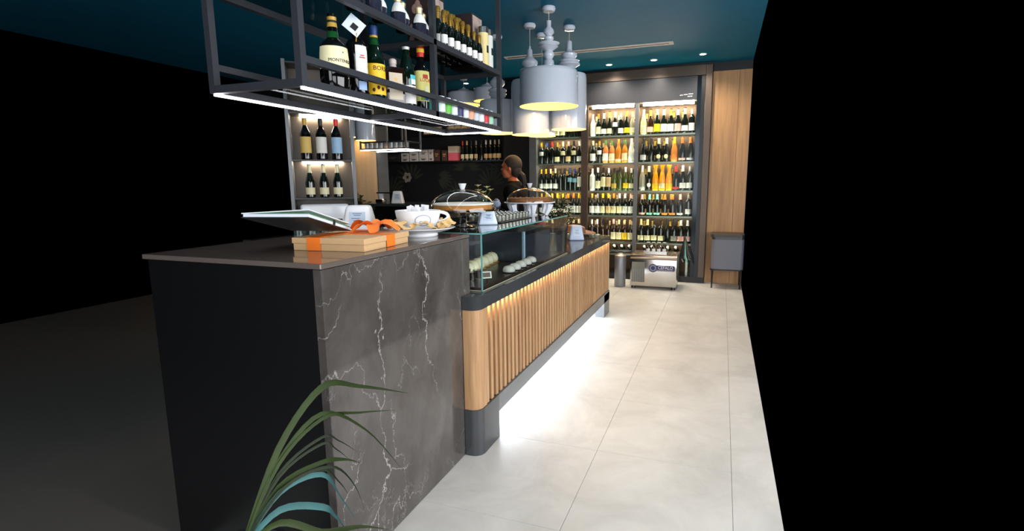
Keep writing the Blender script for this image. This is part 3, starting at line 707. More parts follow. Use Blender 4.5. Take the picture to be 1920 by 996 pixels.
for za, p0, p1 in ((.142, -.05, .5), (.150, .05, .42)): shell(P_blk, za, za+.004, .0016, 2, a0=PHC+p0, a1=PHC+p1, seg=6).build('script_line', K_red, o, True, local=True)
shell(P_blk, .022, .055, .0009, 3, a0=PHC-.2, a1=PHC+.6, seg=10).build('tax_label', mat('blue_label', (150, 176, 216), .6), o, True, local=True)
card = MB().box(-.034, .034, -.0006, .0006, -.034, .034).xf(Matrix.Translation((.02, -.03, .262)) @ Matrix.Rotation(PHC+PI/2, 4, 'Z') @ Matrix.Rotation(math.radians(-12), 4, 'X') @ Matrix.Rotation(math.radians(38), 4, 'Y')).build('card_tag', mat('card_white', (216, 224, 238), .6), o, local=True)
MB().box(-.012, .012, -.0012, .0004, -.012, .012).xf(Matrix.Translation((.0225, -.0325, .255)) @ Matrix.Rotation(PHC+PI/2, 4, 'Z') @ Matrix.Rotation(math.radians(-12), 4, 'X') @ Matrix.Rotation(math.radians(38), 4, 'Y')).build('emblem', K_blk, card, local=True)
MB().tube([(.014, -.008, .24), (.03, -.03, .232), (.028, -.034, .2)], .0018, 6).build('cord', mat('foil_gold', COLR['gold'], .4), o, True, local=True)
P_bor = [(0, 0), (.035, 0), (.0405, .008), (.0405, .155), (.038, .175), (.025, .21), (.018, .235), (.0155, .255), (.0165, .295), (.0165, .309), (0, .31)]
o = liqueur('c', (-1.39, 1.94, ZS), P_bor, g_dkgreen, 'dark green liqueur bottle with bright yellow label and navy cap', mat('foil_navy', COLR['navy'], .38, metal=.15), (.262, .3095), (.022, .145), mat('yellow_label', (240, 190, 30), .55), [('BORSCI', .025, .126, K_ink, .5)], 1.35)
shell(P_bor, .252, .261, .0012, 2, seg=18).build('neck_band', mat('foil_gold', COLR['gold'], .4), o, True, local=True)
shell(P_bor, .222, .250, .0008, 3, seg=18).build('green_neck', g_green, o, True, local=True)
for k, z in enumerate((.04, .05, .045)):
    MB().ball((.0413*math.cos(PHC-.5+.45*k), .0413*math.sin(PHC-.5+.45*k), z), .006, .006, .008, 8, 6).build('emblem', K_ink, o, True, local=True)
sq = thing('liqueur_bottle', (-1.385, 2.062, ZS), 'square shouldered dark liqueur bottle with plain beige label and small clear stopper', 'bottle'); sq.rotation_euler = (0, 0, PHC+PI/2)
MB().rbox(-.042, .042, -.03, .03, 0, .158, r=.006).build('body', mat('liqueur_brown', (30, 16, 12), .1, coat=.4), sq, True, local=True)
MB().lathe([(.018, .156), (.014, .17), (.017, .172), (.017, .19), (.012, .195), (0, .196)], 16).build('stopper', mat('clear_stopper', (190, 176, 170), .15), sq, True, local=True)
lb = MB().box(-.030, .030, -.0312, -.0302, .02, .132).build('label', mat('beige_label', (196, 180, 158), .6), sq, local=True)
MB().lathe([(0, 0), (.007, 0)], 10).xf(Matrix.Translation((0, -.0316, .105)) @ Matrix.Rotation(PI/2, 4, 'X')).build('emblem', mat('foil_gold', COLR['gold'], .4), lb, local=True)
P_fer = [(0, 0), (.034, 0), (.0385, .008), (.0385, .15), (.036, .17), (.022, .215), (.0155, .24), (.0145, .262), (.016, .263), (.016, .274), (0, .275)]
o = liqueur('f', (-1.39, 2.178, ZS), P_fer, g_dkgreen, 'dark green liqueur bottle with white label and round blue eagle emblem', mat('foil_silver', (206, 196, 176), .4), (.258, .2745), (.018, .098), mat('white_label2', (226, 220, 218), .6), [('FERNET', .019, .085, K_blk, .05)], 1.3)
em = shell(P_fer, .104, .145, .0010, 4, a0=PHC+.05, a1=PHC+.95, seg=8).build('emblem', mat('eagle_teal', (70, 176, 190), .5), o, True, local=True)
shell(P_fer, .104, .126, .0016, 3, a0=PHC+.15, a1=PHC+.85, seg=8).build('eagle', mat('eagle_white', (230, 232, 236), .5), em, True, local=True)
P_luc = [(0, 0), (.034, 0), (.0385, .008), (.0385, .17), (.036, .195), (.022, .222), (.0155, .24), (.0150, .262), (.0165, .263), (.0165, .309), (0, .31)]
o = liqueur('l', (-1.39, 2.303, ZS), P_luc, g_black, 'black liqueur bottle with pale yellow picture label and red screw cap', mat('foil_red', COLR['red'], .38), (.252, .3095), (.045, .185), mat('lemon_label', (232, 222, 130), .55), [('LUCANO', .021, .142, K_red, .55)], 1.15)
for k, (za, zb, p0, p1, cc) in enumerate(((.05, .095, -.5, 0, (120, 170, 70)), (.05, .085, .0, .5, (60, 110, 190)), (.09, .115, .1, .45, (236, 236, 226)), (.15, .168, -.2, .5, (196, 60, 50)))):
    shell(P_luc, za, zb, .0013, 3, a0=PHC+p0, a1=PHC+p1, seg=6).build('picture', mat('pic%d' % k, cc, .55), o, True, local=True)
shell(P_luc, .272, .290, .0018, 2, seg=18).build('cap_band', mat('yellow_label', (240, 190, 30), .55), o, True, local=True)

# jars on the lower shelf, far half
JC = [('teal', (70, 170, 160)), ('white', (222, 228, 232)), ('bright green', (96, 190, 60)), ('white', (222, 228, 232)), ('navy', (44, 52, 96)), ('white', (222, 228, 232)), ('peach', (236, 164, 130)), ('pale grey', (200, 206, 212)), ('white', (222, 228, 232)), ('red', (206, 40, 56)), ('pale green', (150, 206, 170))]
jar_b = MB().lathe([(0, 0), (.024, 0), (.027, .004), (.027, .055), (.022, .062), (.022, .066), (0, .066)], 18).mesh('jar', mat('jar_glass', (120, 128, 130), .1, coat=.3), True)
jar_l = MB().lathe([(.0245, .0662), (.0245, .082), (.022, .084), (0, .084)], 18).mesh('lid', mat('jar_lid', (226, 230, 236), .35), True)
for k, (cn, cc) in enumerate(JC):
    y = 2.33+.0655*k
    o = bpy.data.objects.new('preserve_jar', jar_b); COL.objects.link(o); o.location = (-1.345, y, ZS)
    l = bpy.data.objects.new('lid', jar_l); COL.objects.link(l); l.parent = o
    mm = mat('jarlabel_'+cn, cc, .5)
    lm = bmesh_cached(('jar', cn), lambda: MB().lathe([(.0276, .008), (.0276, .05)], 20).mesh('label', mm, True))
    lb = bpy.data.objects.new('label', lm); COL.objects.link(lb); lb.parent = o
    tag(o, 'small lidded preserve jar with '+cn+' label on the lower rack shelf', 'jar', 'preserve jars on the rack')
# upper shelf: cone topped small bottles, gold capped bottles, tubes, picture boxes
P_cone = [(0, 0), (.028, 0), (.032, .005), (.032, .055), (.026, .075), (.014, .095), (.012, .11), (0, .111)]
for k in range(8):
    y = 1.72+.085*k; x = -1.345-.035*(k % 2)
    o = bpy.data.objects.new('spirit_bottle', bmesh_cached('cone', lambda: MB().lathe(P_cone, 16).mesh('spirit_bottle', mat('violet_glass', (40, 40, 54), .12, coat=.3), True))); COL.objects.link(o); o.location = (x, y, ZU)
    c = bpy.data.objects.new('cap', bmesh_cached('conecap', lambda: MB().lathe([(.0135, .092), (.016, .1115), (.018, .12), (.012, .128), (0, .129)], 12).mesh('cap', mat('pale_gold', (206, 184, 140), .3, metal=.4), True))); COL.objects.link(c); c.parent = o
    c = bpy.data.objects.new('label', bmesh_cached('conelab', lambda: shell(P_cone, .052, .094, .001, 4, a0=-PI*.62, a1=PI*.22, seg=10).mesh('label', mat('paper_white', COLR['white'], .6), True))); COL.objects.link(c); c.parent = o
    tag(o, 'small violet bottle with white neck label and pale gold cap on the upper rack shelf', 'bottle', 'small violet bottles on the upper rack shelf')
P_gold = [(0, 0), (.019, 0), (.022, .005), (.022, .10), (.018, .12), (.010, .14), (.009, .165), (0, .166)]
for r, k in [(r, k) for r in range(2) for k in range(7)]+[(2, 4), (2, 5), (2, 6), (3, 4), (3, 5), (3, 6)]:
        x = -1.335-.064*r; y = 2.44+.068*k-.012*(r % 2)
        o = bpy.data.objects.new('gold_capped_bottle', bmesh_cached('goldb', lambda: MB().lathe(P_gold, 14).mesh('gold_capped_bottle', mat('bottle_dark', GLASSES['dark'][0], .08, coat=.4), True))); COL.objects.link(o); o.location = (x, y, ZU); sc_ = (.82, 1.12, 1.35, 1.5)[r]; o.scale = (min(1.2, sc_), min(1.2, sc_), sc_)
        c = bpy.data.objects.new('cap', bmesh_cached('goldcap', lambda: MB().lathe([(.0105, .138), (.011, .1665), (.014, .168), (.0145, .185), (.011, .192), (0, .193)], 12).mesh('cap', mat('antique_gold', (166, 128, 50), .3, metal=.6), True))); COL.objects.link(c); c.parent = o
        c = bpy.data.objects.new('label', bmesh_cached('goldlab', lambda: shell(P_gold, .02, .07, .001, 2, a0=-PI*.6, a1=PI*.2, seg=8).mesh('label', mat('paper_white', COLR['white'], .6), True))); COL.objects.link(c); c.parent = o
        tag(o, ('short', 'medium', 'tall', 'tallest')[r]+' slim dark bottle with antique gold cap on the upper rack shelf', 'bottle', 'gold capped bottles on the upper rack shelf')
for k, (y, cn, cc) in enumerate(((2.938, 'cream', (226, 204, 140)), (3.004, 'silver grey', (204, 206, 198)))):
    t = thing('gift_tube', (-1.352, y, ZU), cn+' cylindrical gift tube with metal lid on the upper rack shelf', 'tube')
    MB().lathe([(0, 0), (.031, 0), (.031, .19), (0, .19)], 24).build('tube_body', mat('tube%d' % k, cc, .5), t, True, local=True)
    MB().lathe([(.032, .1905), (.032, .222), (.029, .225), (0, .225)], 24).build('lid', M_steel, t, True, local=True)
    MB().lathe([(.0316, .08), (.0316, .12)], 10, a0=PHC+.2, a1=PHC+1.2).build('printed_badge', K_blk, t, True, local=True)
for k, (y, x) in enumerate(((2.61, -1.535), (2.965, -1.475))):
    t = thing('gift_box', (x, y, ZU), 'dark gift box with floral picture, '+('beside the gift tubes' if k else 'behind the middle rack post'), 'box')
    MB().rbox(-.075, .075, -.065, .065, 0, .30, r=.002, seg=1).build('carton', mat('box_maroon', (46, 30, 30), .5), t, local=True)
    MB().box(.0752, .0765, -.06, .06, .01, .29).build('picture_panel', mat('box_picture', (172, 150, 140), .5, noise=(22, .6, (1, 1, 1))), t, local=True)
    f = MB()
    for q in range(7):
        a = q*.9; f.ball((-.02+.04*math.cos(a)*(.4+.1*q), -.0655, .17+.09*math.sin(a*1.3)), .017, .0012, .024, 8, 6)
    f.build('floral_print', mat('box_floral', (150, 116, 104), .6), t, True, local=True)
# ================================================================ ON THE MARBLE COUNTER
ZM = 1.1485
gb = thing('kraft_box', (-1.42, 1.78, ZM), 'flat kraft gift box tied with orange ribbon on the marble counter', 'box'); gb.rotation_euler = (0, 0, math.radians(5))
kraft = mat('kraft_card', (196, 158, 114), .7); orange = mat('orange_ribbon', (236, 118, 30), .5)
MB().rbox(-.155, .155, -.17, .17, 0, .026, r=.001, seg=1).build('base', kraft, gb, local=True)
MB().rbox(-.159, .159, -.174, .174, .0265, .049, r=.0015, seg=1).build('lid', kraft, gb, local=True)
rb = MB().box(-.1605, .1605, -.015, .05, .0492, .0505).box(.1592, .1605, -.015, .05, .001, .0504).box(-.1605, -.1592, -.015, .05, .001, .0504)
rb.build('ribbon', orange, gb, local=True)
MB().box(-.09, -.03, -.1755, .1755, .0507, .0518).box(-.09, -.03, -.1755, -.1742, .001, .0517).build('ribbon', orange, gb, local=True)
bw = MB()
for a, l in ((.3, .11), (1.4, .10), (2.9, .12), (4.3, .10), (5.3, .11)):
    d = Vector((math.cos(a), math.sin(a), 0)); p0 = Vector((.03, .10, .058))
    bw.strip([p0+d*l*t_+Vector((0, 0, .030*math.sin(PI*min(1, t_*1.05))-.004*t_)) for t_ in [i/9 for i in range(10)]], [.008+.020*math.sin(PI*(.1+.75*i/9)) for i in range(10)], (-d.y, d.x, .3))
bw.ball((.03, .10, .062), .022, .022, .012, 10, 6)
bw.build('bow', orange, gb, True, local=True)
bk = thing('menu_folder', (-1.56, 1.64, ZM+.059), 'white and green menu folder with dark edge propped on the kraft box', 'folder')
R_ = Matrix.Rotation(math.radians(14), 4, 'Z') @ Matrix.Rotation(math.radians(-13), 4, 'X')
MB().rbox(-.13, .13, -.17, .17, -.012, -.008, r=.001, seg=1).xf(Matrix.Translation((0, .0, .047)) @ R_).build('back_cover', mat('folder_dark', (34, 36, 40), .4), bk, local=True)
MB().box(-.125, .125, -.165, .165, -.0075, .004).xf(Matrix.Translation((0, .0, .047)) @ R_).build('pages', mat('page_white', (214, 218, 228), .6), bk, local=True)
MB().box(-.127, .127, -.167, .167, .0045, .0075).xf(Matrix.Translation((0, .0, .047)) @ R_).build('green_sheet', mat('folder_green', (64, 128, 84), .5), bk, local=True)
MB().rbox(-.13, .13, -.17, .17, .008, .0115, r=.001, seg=1).xf(Matrix.Translation((0, .0, .049)) @ R_ @ Matrix.Rotation(math.radians(-3), 4, 'Y')).build('front_cover', mat('folder_white', (232, 236, 238), .4), bk, local=True)
MB().box(.126, .1285, .02, .035, -.013, .012).xf(Matrix.Translation((0, .0, .047)) @ R_).build('elastic_band', M_black, bk, local=True)

def dispenser(loc, rz, w_, d_, h_, label, m, mark=True):
    t = thing('napkin_dispenser', loc, label, 'napkin dispenser'); t.rotation_euler = (0, 0, rz)
    bm = bmesh.new(); bmesh.ops.create_cube(bm, size=1)
    for v in bm.verts:
        k = .66 if v.co.z > 0 else 1.0
        v.co = Vector((v.co.x*w_*k, v.co.y*d_*k, (v.co.z+.5)*h_))
    bmesh.ops.bevel(bm, geom=bm.edges[:], offset=min(w_, d_)*.14, segments=3, affect='EDGES', profile=.6)
    MB().bm(bm).build('housing', m, t, True, 60, local=True)
    if mark:
        # slanted front badge with rows of small print
        tl = math.atan2(.17*d_, h_)
        F = Matrix.Translation((0, -d_*.5, 0)) @ Matrix.Rotation(-tl, 4, 'X')
        b = MB().box(-w_*.22, w_*.26, -.0012, -.0002, h_*.30, h_*.78).xf(F).build('badge', mat('badge_pale', (190, 204, 222), .4), t, local=True)
        q = MB()
        for zz, aa, bb in ((.72, -.12, .16), (.66, -.08, .12), (.55, -.16, .1), (.47, -.1, .16)): q.box(aa*w_, bb*w_, -.0022, -.0013, h_*zz-.0015, h_*zz+.0015)
        q.xf(F).build('print_lines', mat('badge_ink', (84, 104, 140), .5), b, local=True)
    return t
dispenser((-1.775, 2.28, ZM), math.radians(22), .17, .13, .145, 'large white napkin dispenser on the marble counter behind the kraft box', M_white)
# big cup on a plate of wafers
pt = thing('plate', (-1.385, 2.23, ZM), 'wide white footed plate on the marble counter', 'plate')
MB().lathe([(0, 0), (.085, 0), (.088, .006), (.084, .014), (.10, .018), (.145, .030), (.170, .040), (.171, .043), (.165, .042), (.12, .032), (.09, .0265), (0, .0255)], 40).build('dish', M_white, pt, True, local=True)
cp = thing('coffee_cup', (-1.395, 2.235, ZM+.0262), 'large white cup with oval emblem, filled with sugar sachets', 'cup')
Pc = [(0, 0), (.055, 0), (.060, .004), (.082, .02), (.098, .045), (.106, .075), (.109, .098)]
MB().lathe(Pc+[(.105, .099), (.102, .075), (.094, .047), (.078, .024), (.05, .012), (0, .012)], 40).build('bowl', M_white, cp, True, local=True)
hh = [(.104*math.cos(.75), .104*math.sin(.75), .085), (.135*math.cos(.75), .135*math.sin(.75), .088), (.15*math.cos(.75), .15*math.sin(.75), .065), (.133*math.cos(.75), .133*math.sin(.75), .043), (.098*math.cos(.75), .098*math.sin(.75), .045)]
_hp = []
for i in range(13):
    a_ = PI*(.5-i/12.0); rr_ = .098+.052*math.cos(a_); _hp.append((rr_*math.cos(.75), rr_*math.sin(.75), .064+.024*math.sin(a_)))
MB().tube(_hp, .0085, 10).build('handle', M_white, cp, True, local=True)
def on_cup(u, v):   # u across (m), v height
    r = r_at(Pc, v)+.0012; a = -.78+u/r
    return (r*math.cos(a), r*math.sin(a), v)
ov = MB(); n = 28; vs = []; fs = []
for i in range(n):
    a = 2*PI*i/n
    vs += [on_cup(.040*math.cos(a), .054+.027*math.sin(a)), on_cup(.0365*math.cos(a), .054+.0235*math.sin(a))]
for i in range(n): j = (i+1) % n; fs.append((2*i, 2*j, 2*j+1, 2*i+1))
ov.add(vs, fs).build('oval_emblem', mat('emblem_blue', (120, 140, 176), .4), cp, local=True)
tv, tf = text_mesh('Caffe', .018, .01, .0)
MB().add([on_cup(p.x, .044+p.y) for p in tv], tf).build('lettering', mat('emblem_ink', (96, 104, 140), .4), cp, local=True)
random.seed(11)
for k in range(8):
    a = k*.8; p = Vector((-1.395+.045*math.cos(a), 2.235+.045*math.sin(a), ZM+.0262+.0995))
    o = MB().rbox(-.011, .011, -.003, .003, 0, .055, r=.001, seg=1).xf(Matrix.Translation((0, 0, -.03)) @ Matrix.Rotation(random.uniform(-.5, .5), 4, 'X') @ Matrix.Rotation(random.uniform(-.6, .6), 4, 'Y')).build('sugar_sachet', mat('paper_sachet', (236, 236, 238), .6), None, origin=(0, 0, 0))
    o.location = p; tag(o, 'white paper sugar sachet sticking out of the large cup', 'sachet', 'sugar sachets in the cup')
def wafer_mesh(sd):
    random.seed(sd); mb = MB(); n = 12
    rr = [(.030+.006*math.sin(3*i)+random.uniform(-.002, .003)) for i in range(n)]
    top = [(rr[i]*math.cos(2*PI*i/n), .8*rr[i]*math.sin(2*PI*i/n), .009*math.cos(4*PI*i/n)) for i in range(n)]
    vs = [(0, 0, .004)]+top+[(x*.98, y*.98, z-.003) for x, y, z in top]+[(0, 0, .001)]
    fs = [(0, 1+i, 1+(i+1) % n) for i in range(n)]+[(1+i, 1+n+i, 1+n+(i+1) % n, 1+(i+1) % n) for i in range(n)]+[(2*n+1, 1+n+(i+1) % n, 1+n+i) for i in range(n)]
    return mb.add(vs, fs).mesh('wafer', mat('wafer_golden', (222, 184, 122), .6, noise=(60, .3, (1, 1, 1))), True, 60)
wm = [wafer_mesh(3), wafer_mesh(5), wafer_mesh(8)]
random.seed(4)
for k in range(20):
    a = 2*PI*k/20+.1; r = .130+.018*(k % 2)
    o = bpy.data.objects.new('wafer', wm[k % 3]); COL.objects.link(o)
    o.location = (-1.385+r*math.cos(a), 2.23+r*math.sin(a), ZM+.052+.010*(k % 3)); o.rotation_euler = (random.uniform(-.5, .5), random.uniform(-.5, .5), random.uniform(0, 6))
    tag(o, 'thin curled golden wafer on the plate around the large cup', 'wafer', 'wafers around the cup')
# upturned glasses at the back corner of the marble counter
tumbler = MB().lathe([(0, .004), (.028, .004), (.033, .075), (.036, .075), (.0305, 0), (0, 0)], 18).mesh('water_glass', glass('tumbler_glass', (214, 222, 220), 3.0), True)
for k in range(6):
    o = bpy.data.objects.new('water_glass', tumbler); COL.objects.link(o); o.location = (-1.96+.08*(k % 2), 2.05+.085*(k//2), ZM)
    tag(o, 'clear water glass grouped at the rear corner of the marble counter', 'glass', 'water glasses on the marble counter')

# ================================================================ ON THE GLASS CASE
ZG = GZ+.0005
crystal = glass('crystal', (226, 230, 232), 3.5)
def cake_stand(loc, R, base_prof, bm_, ztop, label, cat='cake stand'):
    t = thing('cake_stand', loc, label, cat)
    MB().lathe(base_prof, 28).build('pedestal', bm_, t, True, 50, local=True)
    return t
c1 = cake_stand((-1.414, 2.75, ZG), .2, [(0, 0), (.072, 0), (.075, .004), (.03, .010), (.016, .018), (.024, .030), (.016, .042), (.026, .054), (.016, .066), (.022, .078), (.03, .090), (0, .090)], crystal, .09, 'crystal footed cake stand holding the sugared cake')
MB().lathe([(0, .0905), (.195, .0905), (.208, .094), (.208, .100), (.195, .097), (0, .097)], 40).build('plate', glass('crystal_plate', (200, 204, 200), 2.5), c1, True, local=True)
ck = thing('cake', (-1.414, 2.75, ZG+.0985), 'golden round cake dusted with icing sugar under the near glass dome', 'cake')
MB().lathe([(0, 0), (.165, 0), (.170, .006), (.170, .030), (0, .030)], 40).build('sponge', mat('cake_sponge', (196, 130, 60), .7, noise=(30, .4, (1, 1, 1))), ck, True, local=True)
MB().lathe([(.171, .0302), (.170, .036), (.16, .040), (0, .040)], 40).build('icing_sugar', mat('icing', (244, 240, 232), .8), ck, True, local=True)
def dome(loc, R, h, label):
    t = thing('glass_dome', loc, label, 'cake dome')
    MB().lathe([(R*math.cos(a), h*math.sin(a)) for a in [PI/2*i/14 for i in range(15)]]+[], 48).build('cloche', G_dome, t, True, local=True)
    MB().lathe([(R-.002, 0), (R+.003, 0), (R+.003, .005), (R-.002, .005), (R-.002, 0)], 48).build('rim', glass('rim_glass', (220, 224, 222), 4.0), t, True, local=True)
    MB().lathe([(.010, h), (.014, h+.006), (.022, h+.028), (.024, h+.034), (0, h+.030)], 16).build('knob', mat('crystal_knob', (206, 208, 212), .08, spec=.8, coat=.5), t, True, local=True)
    return t
dome((-1.414, 2.75, ZG+.0975), .192, .118, 'clear glass dome with crystal knob over the sugared cake')
white_lace = mat('white_ceramic_lace', (226, 228, 236), .35)
c2 = cake_stand((-1.42, 4.02-.12, ZG), .2, [(0, 0), (.06, 0), (.062, .006), (.035, .014), (.026, .05), (.034, .085), (.05, .094), (0, .094)], white_lace, .09, 'white ceramic cake stand with scalloped lace legs holding the plain cake')
for k in range(6):
    a = 2*PI*k/6
    MB().tube([(.165*math.cos(a), .165*math.sin(a), .090), (.155*math.cos(a), .155*math.sin(a), .05), (.135*math.cos(a), .135*math.sin(a), .008)], [.03, .022, .016], 8).build('scalloped_leg', white_lace, c2, True, local=True)
MB().lathe([(0, .0945), (.19, .0945), (.20, .099), (.20, .104), (.19, .101), (0, .101)], 40).build('plate', white_lace, c2, True, local=True)
ck2 = thing('cake', (-1.42, 3.90, ZG+.1025), 'flat brown almond cake under the far glass dome', 'cake')
MB().lathe([(0, 0), (.165, 0), (.170, .006), (.168, .028), (.15, .034), (0, .036)], 40).build('sponge', mat('cake_brown', (150, 92, 52), .7, noise=(40, .4, (1, 1, 1))), ck2, True, local=True)
cr_ = MB()
for k in range(18): cr_.ball((.15*math.cos(k*.349), .15*math.sin(k*.349), .034), .008, .008, .006, 8, 5)
cr_.build('crumb_edge', mat('crumb', (176, 122, 76), .8), ck2, True, local=True)
dome((-1.42, 3.90, ZG+.1025), .185, .112, 'clear glass dome with small knob over the flat brown cake')
dispenser((-1.345, 2.935, ZG), math.radians(32), .12, .09, .086, 'pale blue white napkin dispenser on the glass case by the crystal cake stand', mat('dispenser_blue', (206, 218, 238), .3))
# tray with little dessert glasses
tr_ = tag(MB().rbox(-1.56, -1.30, 3.05, 3.62, ZG, ZG+.006, r=.002, seg=1).build('serving_tray', mat('slate_tray', (26, 26, 28), .4)), 'black slate tray of dessert glasses on top of the glass case', 'tray')
dg = MB().lathe([(0, .003), (.018, .003), (.024, .042), (.026, .042), (.020, 0), (0, 0)], 14).mesh('dessert_glass', glass('dessert_glass', (226, 228, 226), 3.0), True)
df = MB().lathe([(0, .0035), (.0175, .0035), (.0215, .028), (.016, .036), (0, .038)], 12).mesh('cream', mat('dessert_cream', (236, 230, 216), .6, noise=(50, .2, (1, 1, 1))), True)
for i in range(4):
    for k in range(9):
        o = bpy.data.objects.new('dessert_glass', dg); COL.objects.link(o); o.location = (-1.335-.062*i, 3.085+.062*k, ZG+.0062)
        c = bpy.data.objects.new('cream', df); COL.objects.link(c); c.parent = o
        tag(o, 'small dessert glass filled with cream on the black slate tray', 'glass', 'dessert glasses on the slate tray')
# alstroemeria in a vase
vs_ = thing('flower_vase', (-1.80, 3.83, ZG), 'small vase of pale cream flowers with green stems on the glass case', 'flowers')
MB().lathe([(0, 0), (.03, 0), (.034, .01), (.026, .06), (.02, .09), (.024, .10)], 16).build('vase', glass('vase_glass', (190, 200, 196), 2.0), vs_, True, local=True)
random.seed(21)
for k in range(8):
    a = k*2.4; tip = Vector((.075*math.cos(a)*random.uniform(.5, 1.2), .075*math.sin(a), random.uniform(.13, .25)))
    st = MB().tube([(0, 0, .01), tip*.5+Vector((0, 0, .03)), tip], [.0025, .002, .0015], 6).build('stem', mat('stem_green', (70, 96, 44), .5), vs_, True, local=True)
    fb = MB()
    for q in range(6):
        b_ = q*PI/3; d = Vector((math.cos(b_), math.sin(b_), .5))
        fb.strip([tip, tip+d*.012, tip+d*.024, tip+d*.032], [.003, .008, .007, .001], (-d.y, d.x, 0))
    fb.build('blossom', mat('petal_cream', (232, 220, 160), .6), st, local=False) if False else fb.build('blossom', mat('petal_cream', (232, 220, 160), .6), vs_, True, local=True)
    lf = MB(); d = Vector((math.cos(a+1), math.sin(a+1), .6)); p0 = tip*.55
    lf.strip([p0, p0+d*.02, p0+d*.045, p0+d*.06], [.002, .008, .007, .001], (-d.y, d.x, 0)); lf.build('leaf', mat('leaf_mid', (76, 104, 50), .5), vs_, True, local=True)

def bush(name, loc, label, n, R, h, col, pot_r=.05, pot_h=.08, lw=.010, ll=.05, potm=None):
    t = thing(name, loc, label, 'plant')
    MB().lathe([(0, 0), (pot_r*.75, 0), (pot_r, pot_h), (pot_r*.9, pot_h), (pot_r*.85, pot_h*.85), (0, pot_h*.85)], 20).build('pot', potm or M_black, t, True, local=True)
    sm = MB(); lm = MB()
    for k in range(n):
        a = random.uniform(0, 2*PI); el = random.uniform(.25, 1.4)
        d = Vector((math.cos(a)*math.cos(el), math.sin(a)*math.cos(el), math.sin(el)))
        L_ = R*random.uniform(.75, 1.1); p0 = Vector((0, 0, pot_h*.85)); tip = p0+Vector((d.x*L_, d.y*L_, d.z*h*random.uniform(.8, 1.05)))
        sm.tube([p0, p0+(tip-p0)*.5+Vector((0, 0, .015)), tip], [.003, .002, .001], 5)
        for q in range(9):
            f = .35+.65*q/8; p = p0+(tip-p0)*f+Vector((0, 0, .03*f*(1-f)))
            b_ = random.uniform(0, 2*PI); e = Vector((math.cos(b_), math.sin(b_), random.uniform(-.2, .9))).normalized()
            lm.strip([p, p+e*ll*.4, p+e*ll*.8, p+e*ll], [.002, lw, lw*.7, .0008], (-e.y, e.x, .2))
    sm.build('stems', mat('bush_stem', (66, 50, 34), .7), t, True, local=True)
    tag(lm.build('foliage', mat(col[0], col[1], .45, noise=(20, .5, (1, 1, 1))), t, True, local=True), kind='stuff')
    return t
random.seed(5)
bush('potted_plant', (-1.27, 4.27, .8455), 'dark green leafy potted plant on the counter behind the far cake dome', 34, .15, .26, ('leaf_dark', (38, 54, 24)), .055, .20, .009, .045)
# ---- slab end: dispenser, hat and small things
dispenser((-1.33, 4.98, .8455), math.radians(22), .15, .11, .145, 'blue grey napkin dispenser standing on the black counter end', mat('dispenser_grey', (176, 190, 216), .3))
ht = thing('straw_hat', (-1.45, 5.40, .8455), 'brown woven hat lying on the black counter end', 'hat')
MB().lathe([(0, .10), (.06, .10), (.085, .09), (.095, .05), (.10, .03), (.17, .034), (.21, .045), (.212, .049), (.17, .040), (.105, .036), (.101, .055), (.09, .096), (.062, .107), (0, .108)], 32).xf(Matrix.Translation((0, 0, .004)) @ Matrix.Rotation(.12, 4, 'Y')).build('woven_shell', mat('woven_brown', (122, 84, 62), .7, noise=(80, .4, (1, 1, 1))), ht, True, local=True)
MB().lathe([(.1015, .036), (.0985, .052)], 32).xf(Matrix.Translation((0, 0, .005)) @ Matrix.Rotation(.12, 4, 'Y')).build('hat_band', mat('hat_band', (60, 36, 26), .6), ht, True, local=True)
MB().lathe([(0, 0), (.06, 0), (.06, .033), (0, .033)], 20).build('inner_crown', mat('hat_band', (60, 36, 26), .6), ht, True, local=True)
sg = thing('candy_jar', (-1.62, 4.72, .8455), 'small jar of red sweets on the black counter near the woven hat', 'jar')
MB().lathe([(0, 0), (.05, 0), (.055, .01), (.055, .19), (.045, .20), (0, .20)], 20).build('jar_body', mat('jar_red', (190, 66, 72), .3), sg, True, local=True)
MB().lathe([(.048, .2005), (.048, .225), (0, .228)], 20).build('lid', M_chrome, sg, True, local=True)
# ---- inside the case
def pastry(kind):
    if kind == 'ball': return MB().lathe([(0, 0), (.036, 0), (.044, .012), (.044, .03), (.036, .05), (.02, .062), (0, .066)], 20)
    return MB().lathe([(0, 0), (.034, 0), (.038, .006), (.036, .02), (.028, .032), (.012, .038), (0, .039)], 18)
ivory = mat('white_chocolate', (240, 228, 192), .4, noise=(25, .12, (1, 1, 1)))
pm1 = pastry('ball').mesh('cream_cake', ivory, True, 60); pm2 = pastry('small').mesh('cream_cake', mat('cream_pale', (222, 216, 206), .45), True, 60)
bs1 = MB().lathe([(0, -.004), (.05, -.004), (.052, 0), (0, 0)], 20).mesh('paper_base', mat('gold_card', (190, 140, 74), .4), True)
bs2 = MB().lathe([(0, -.004), (.042, -.004), (.046, 0), (.040, .001), (0, .001)], 20).mesh('paper_base', mat('dark_card', (34, 30, 40), .4), True)
top1 = MB().ball((0, 0, .066), .007).mesh('topping', mat('hazelnut', (120, 78, 44), .5), True)
for k in range(7):
    o = bpy.data.objects.new('cream_cake', pm1); COL.objects.link(o); o.location = (-1.42-.012*k, 2.80+.098*k if k < 6 else 3.27, .8665+.0)
    if k == 6: o.location = (-1.55, 2.86, .8665)
    for me_, nm in ((bs1, 'paper_base'), (top1, 'topping')):
        c = bpy.data.objects.new(nm, me_); COL.objects.link(c); c.parent = o
    tag(o, 'domed ivory cream cake with nut on gold card in the display case', 'cake', 'ivory cream cakes in the case')
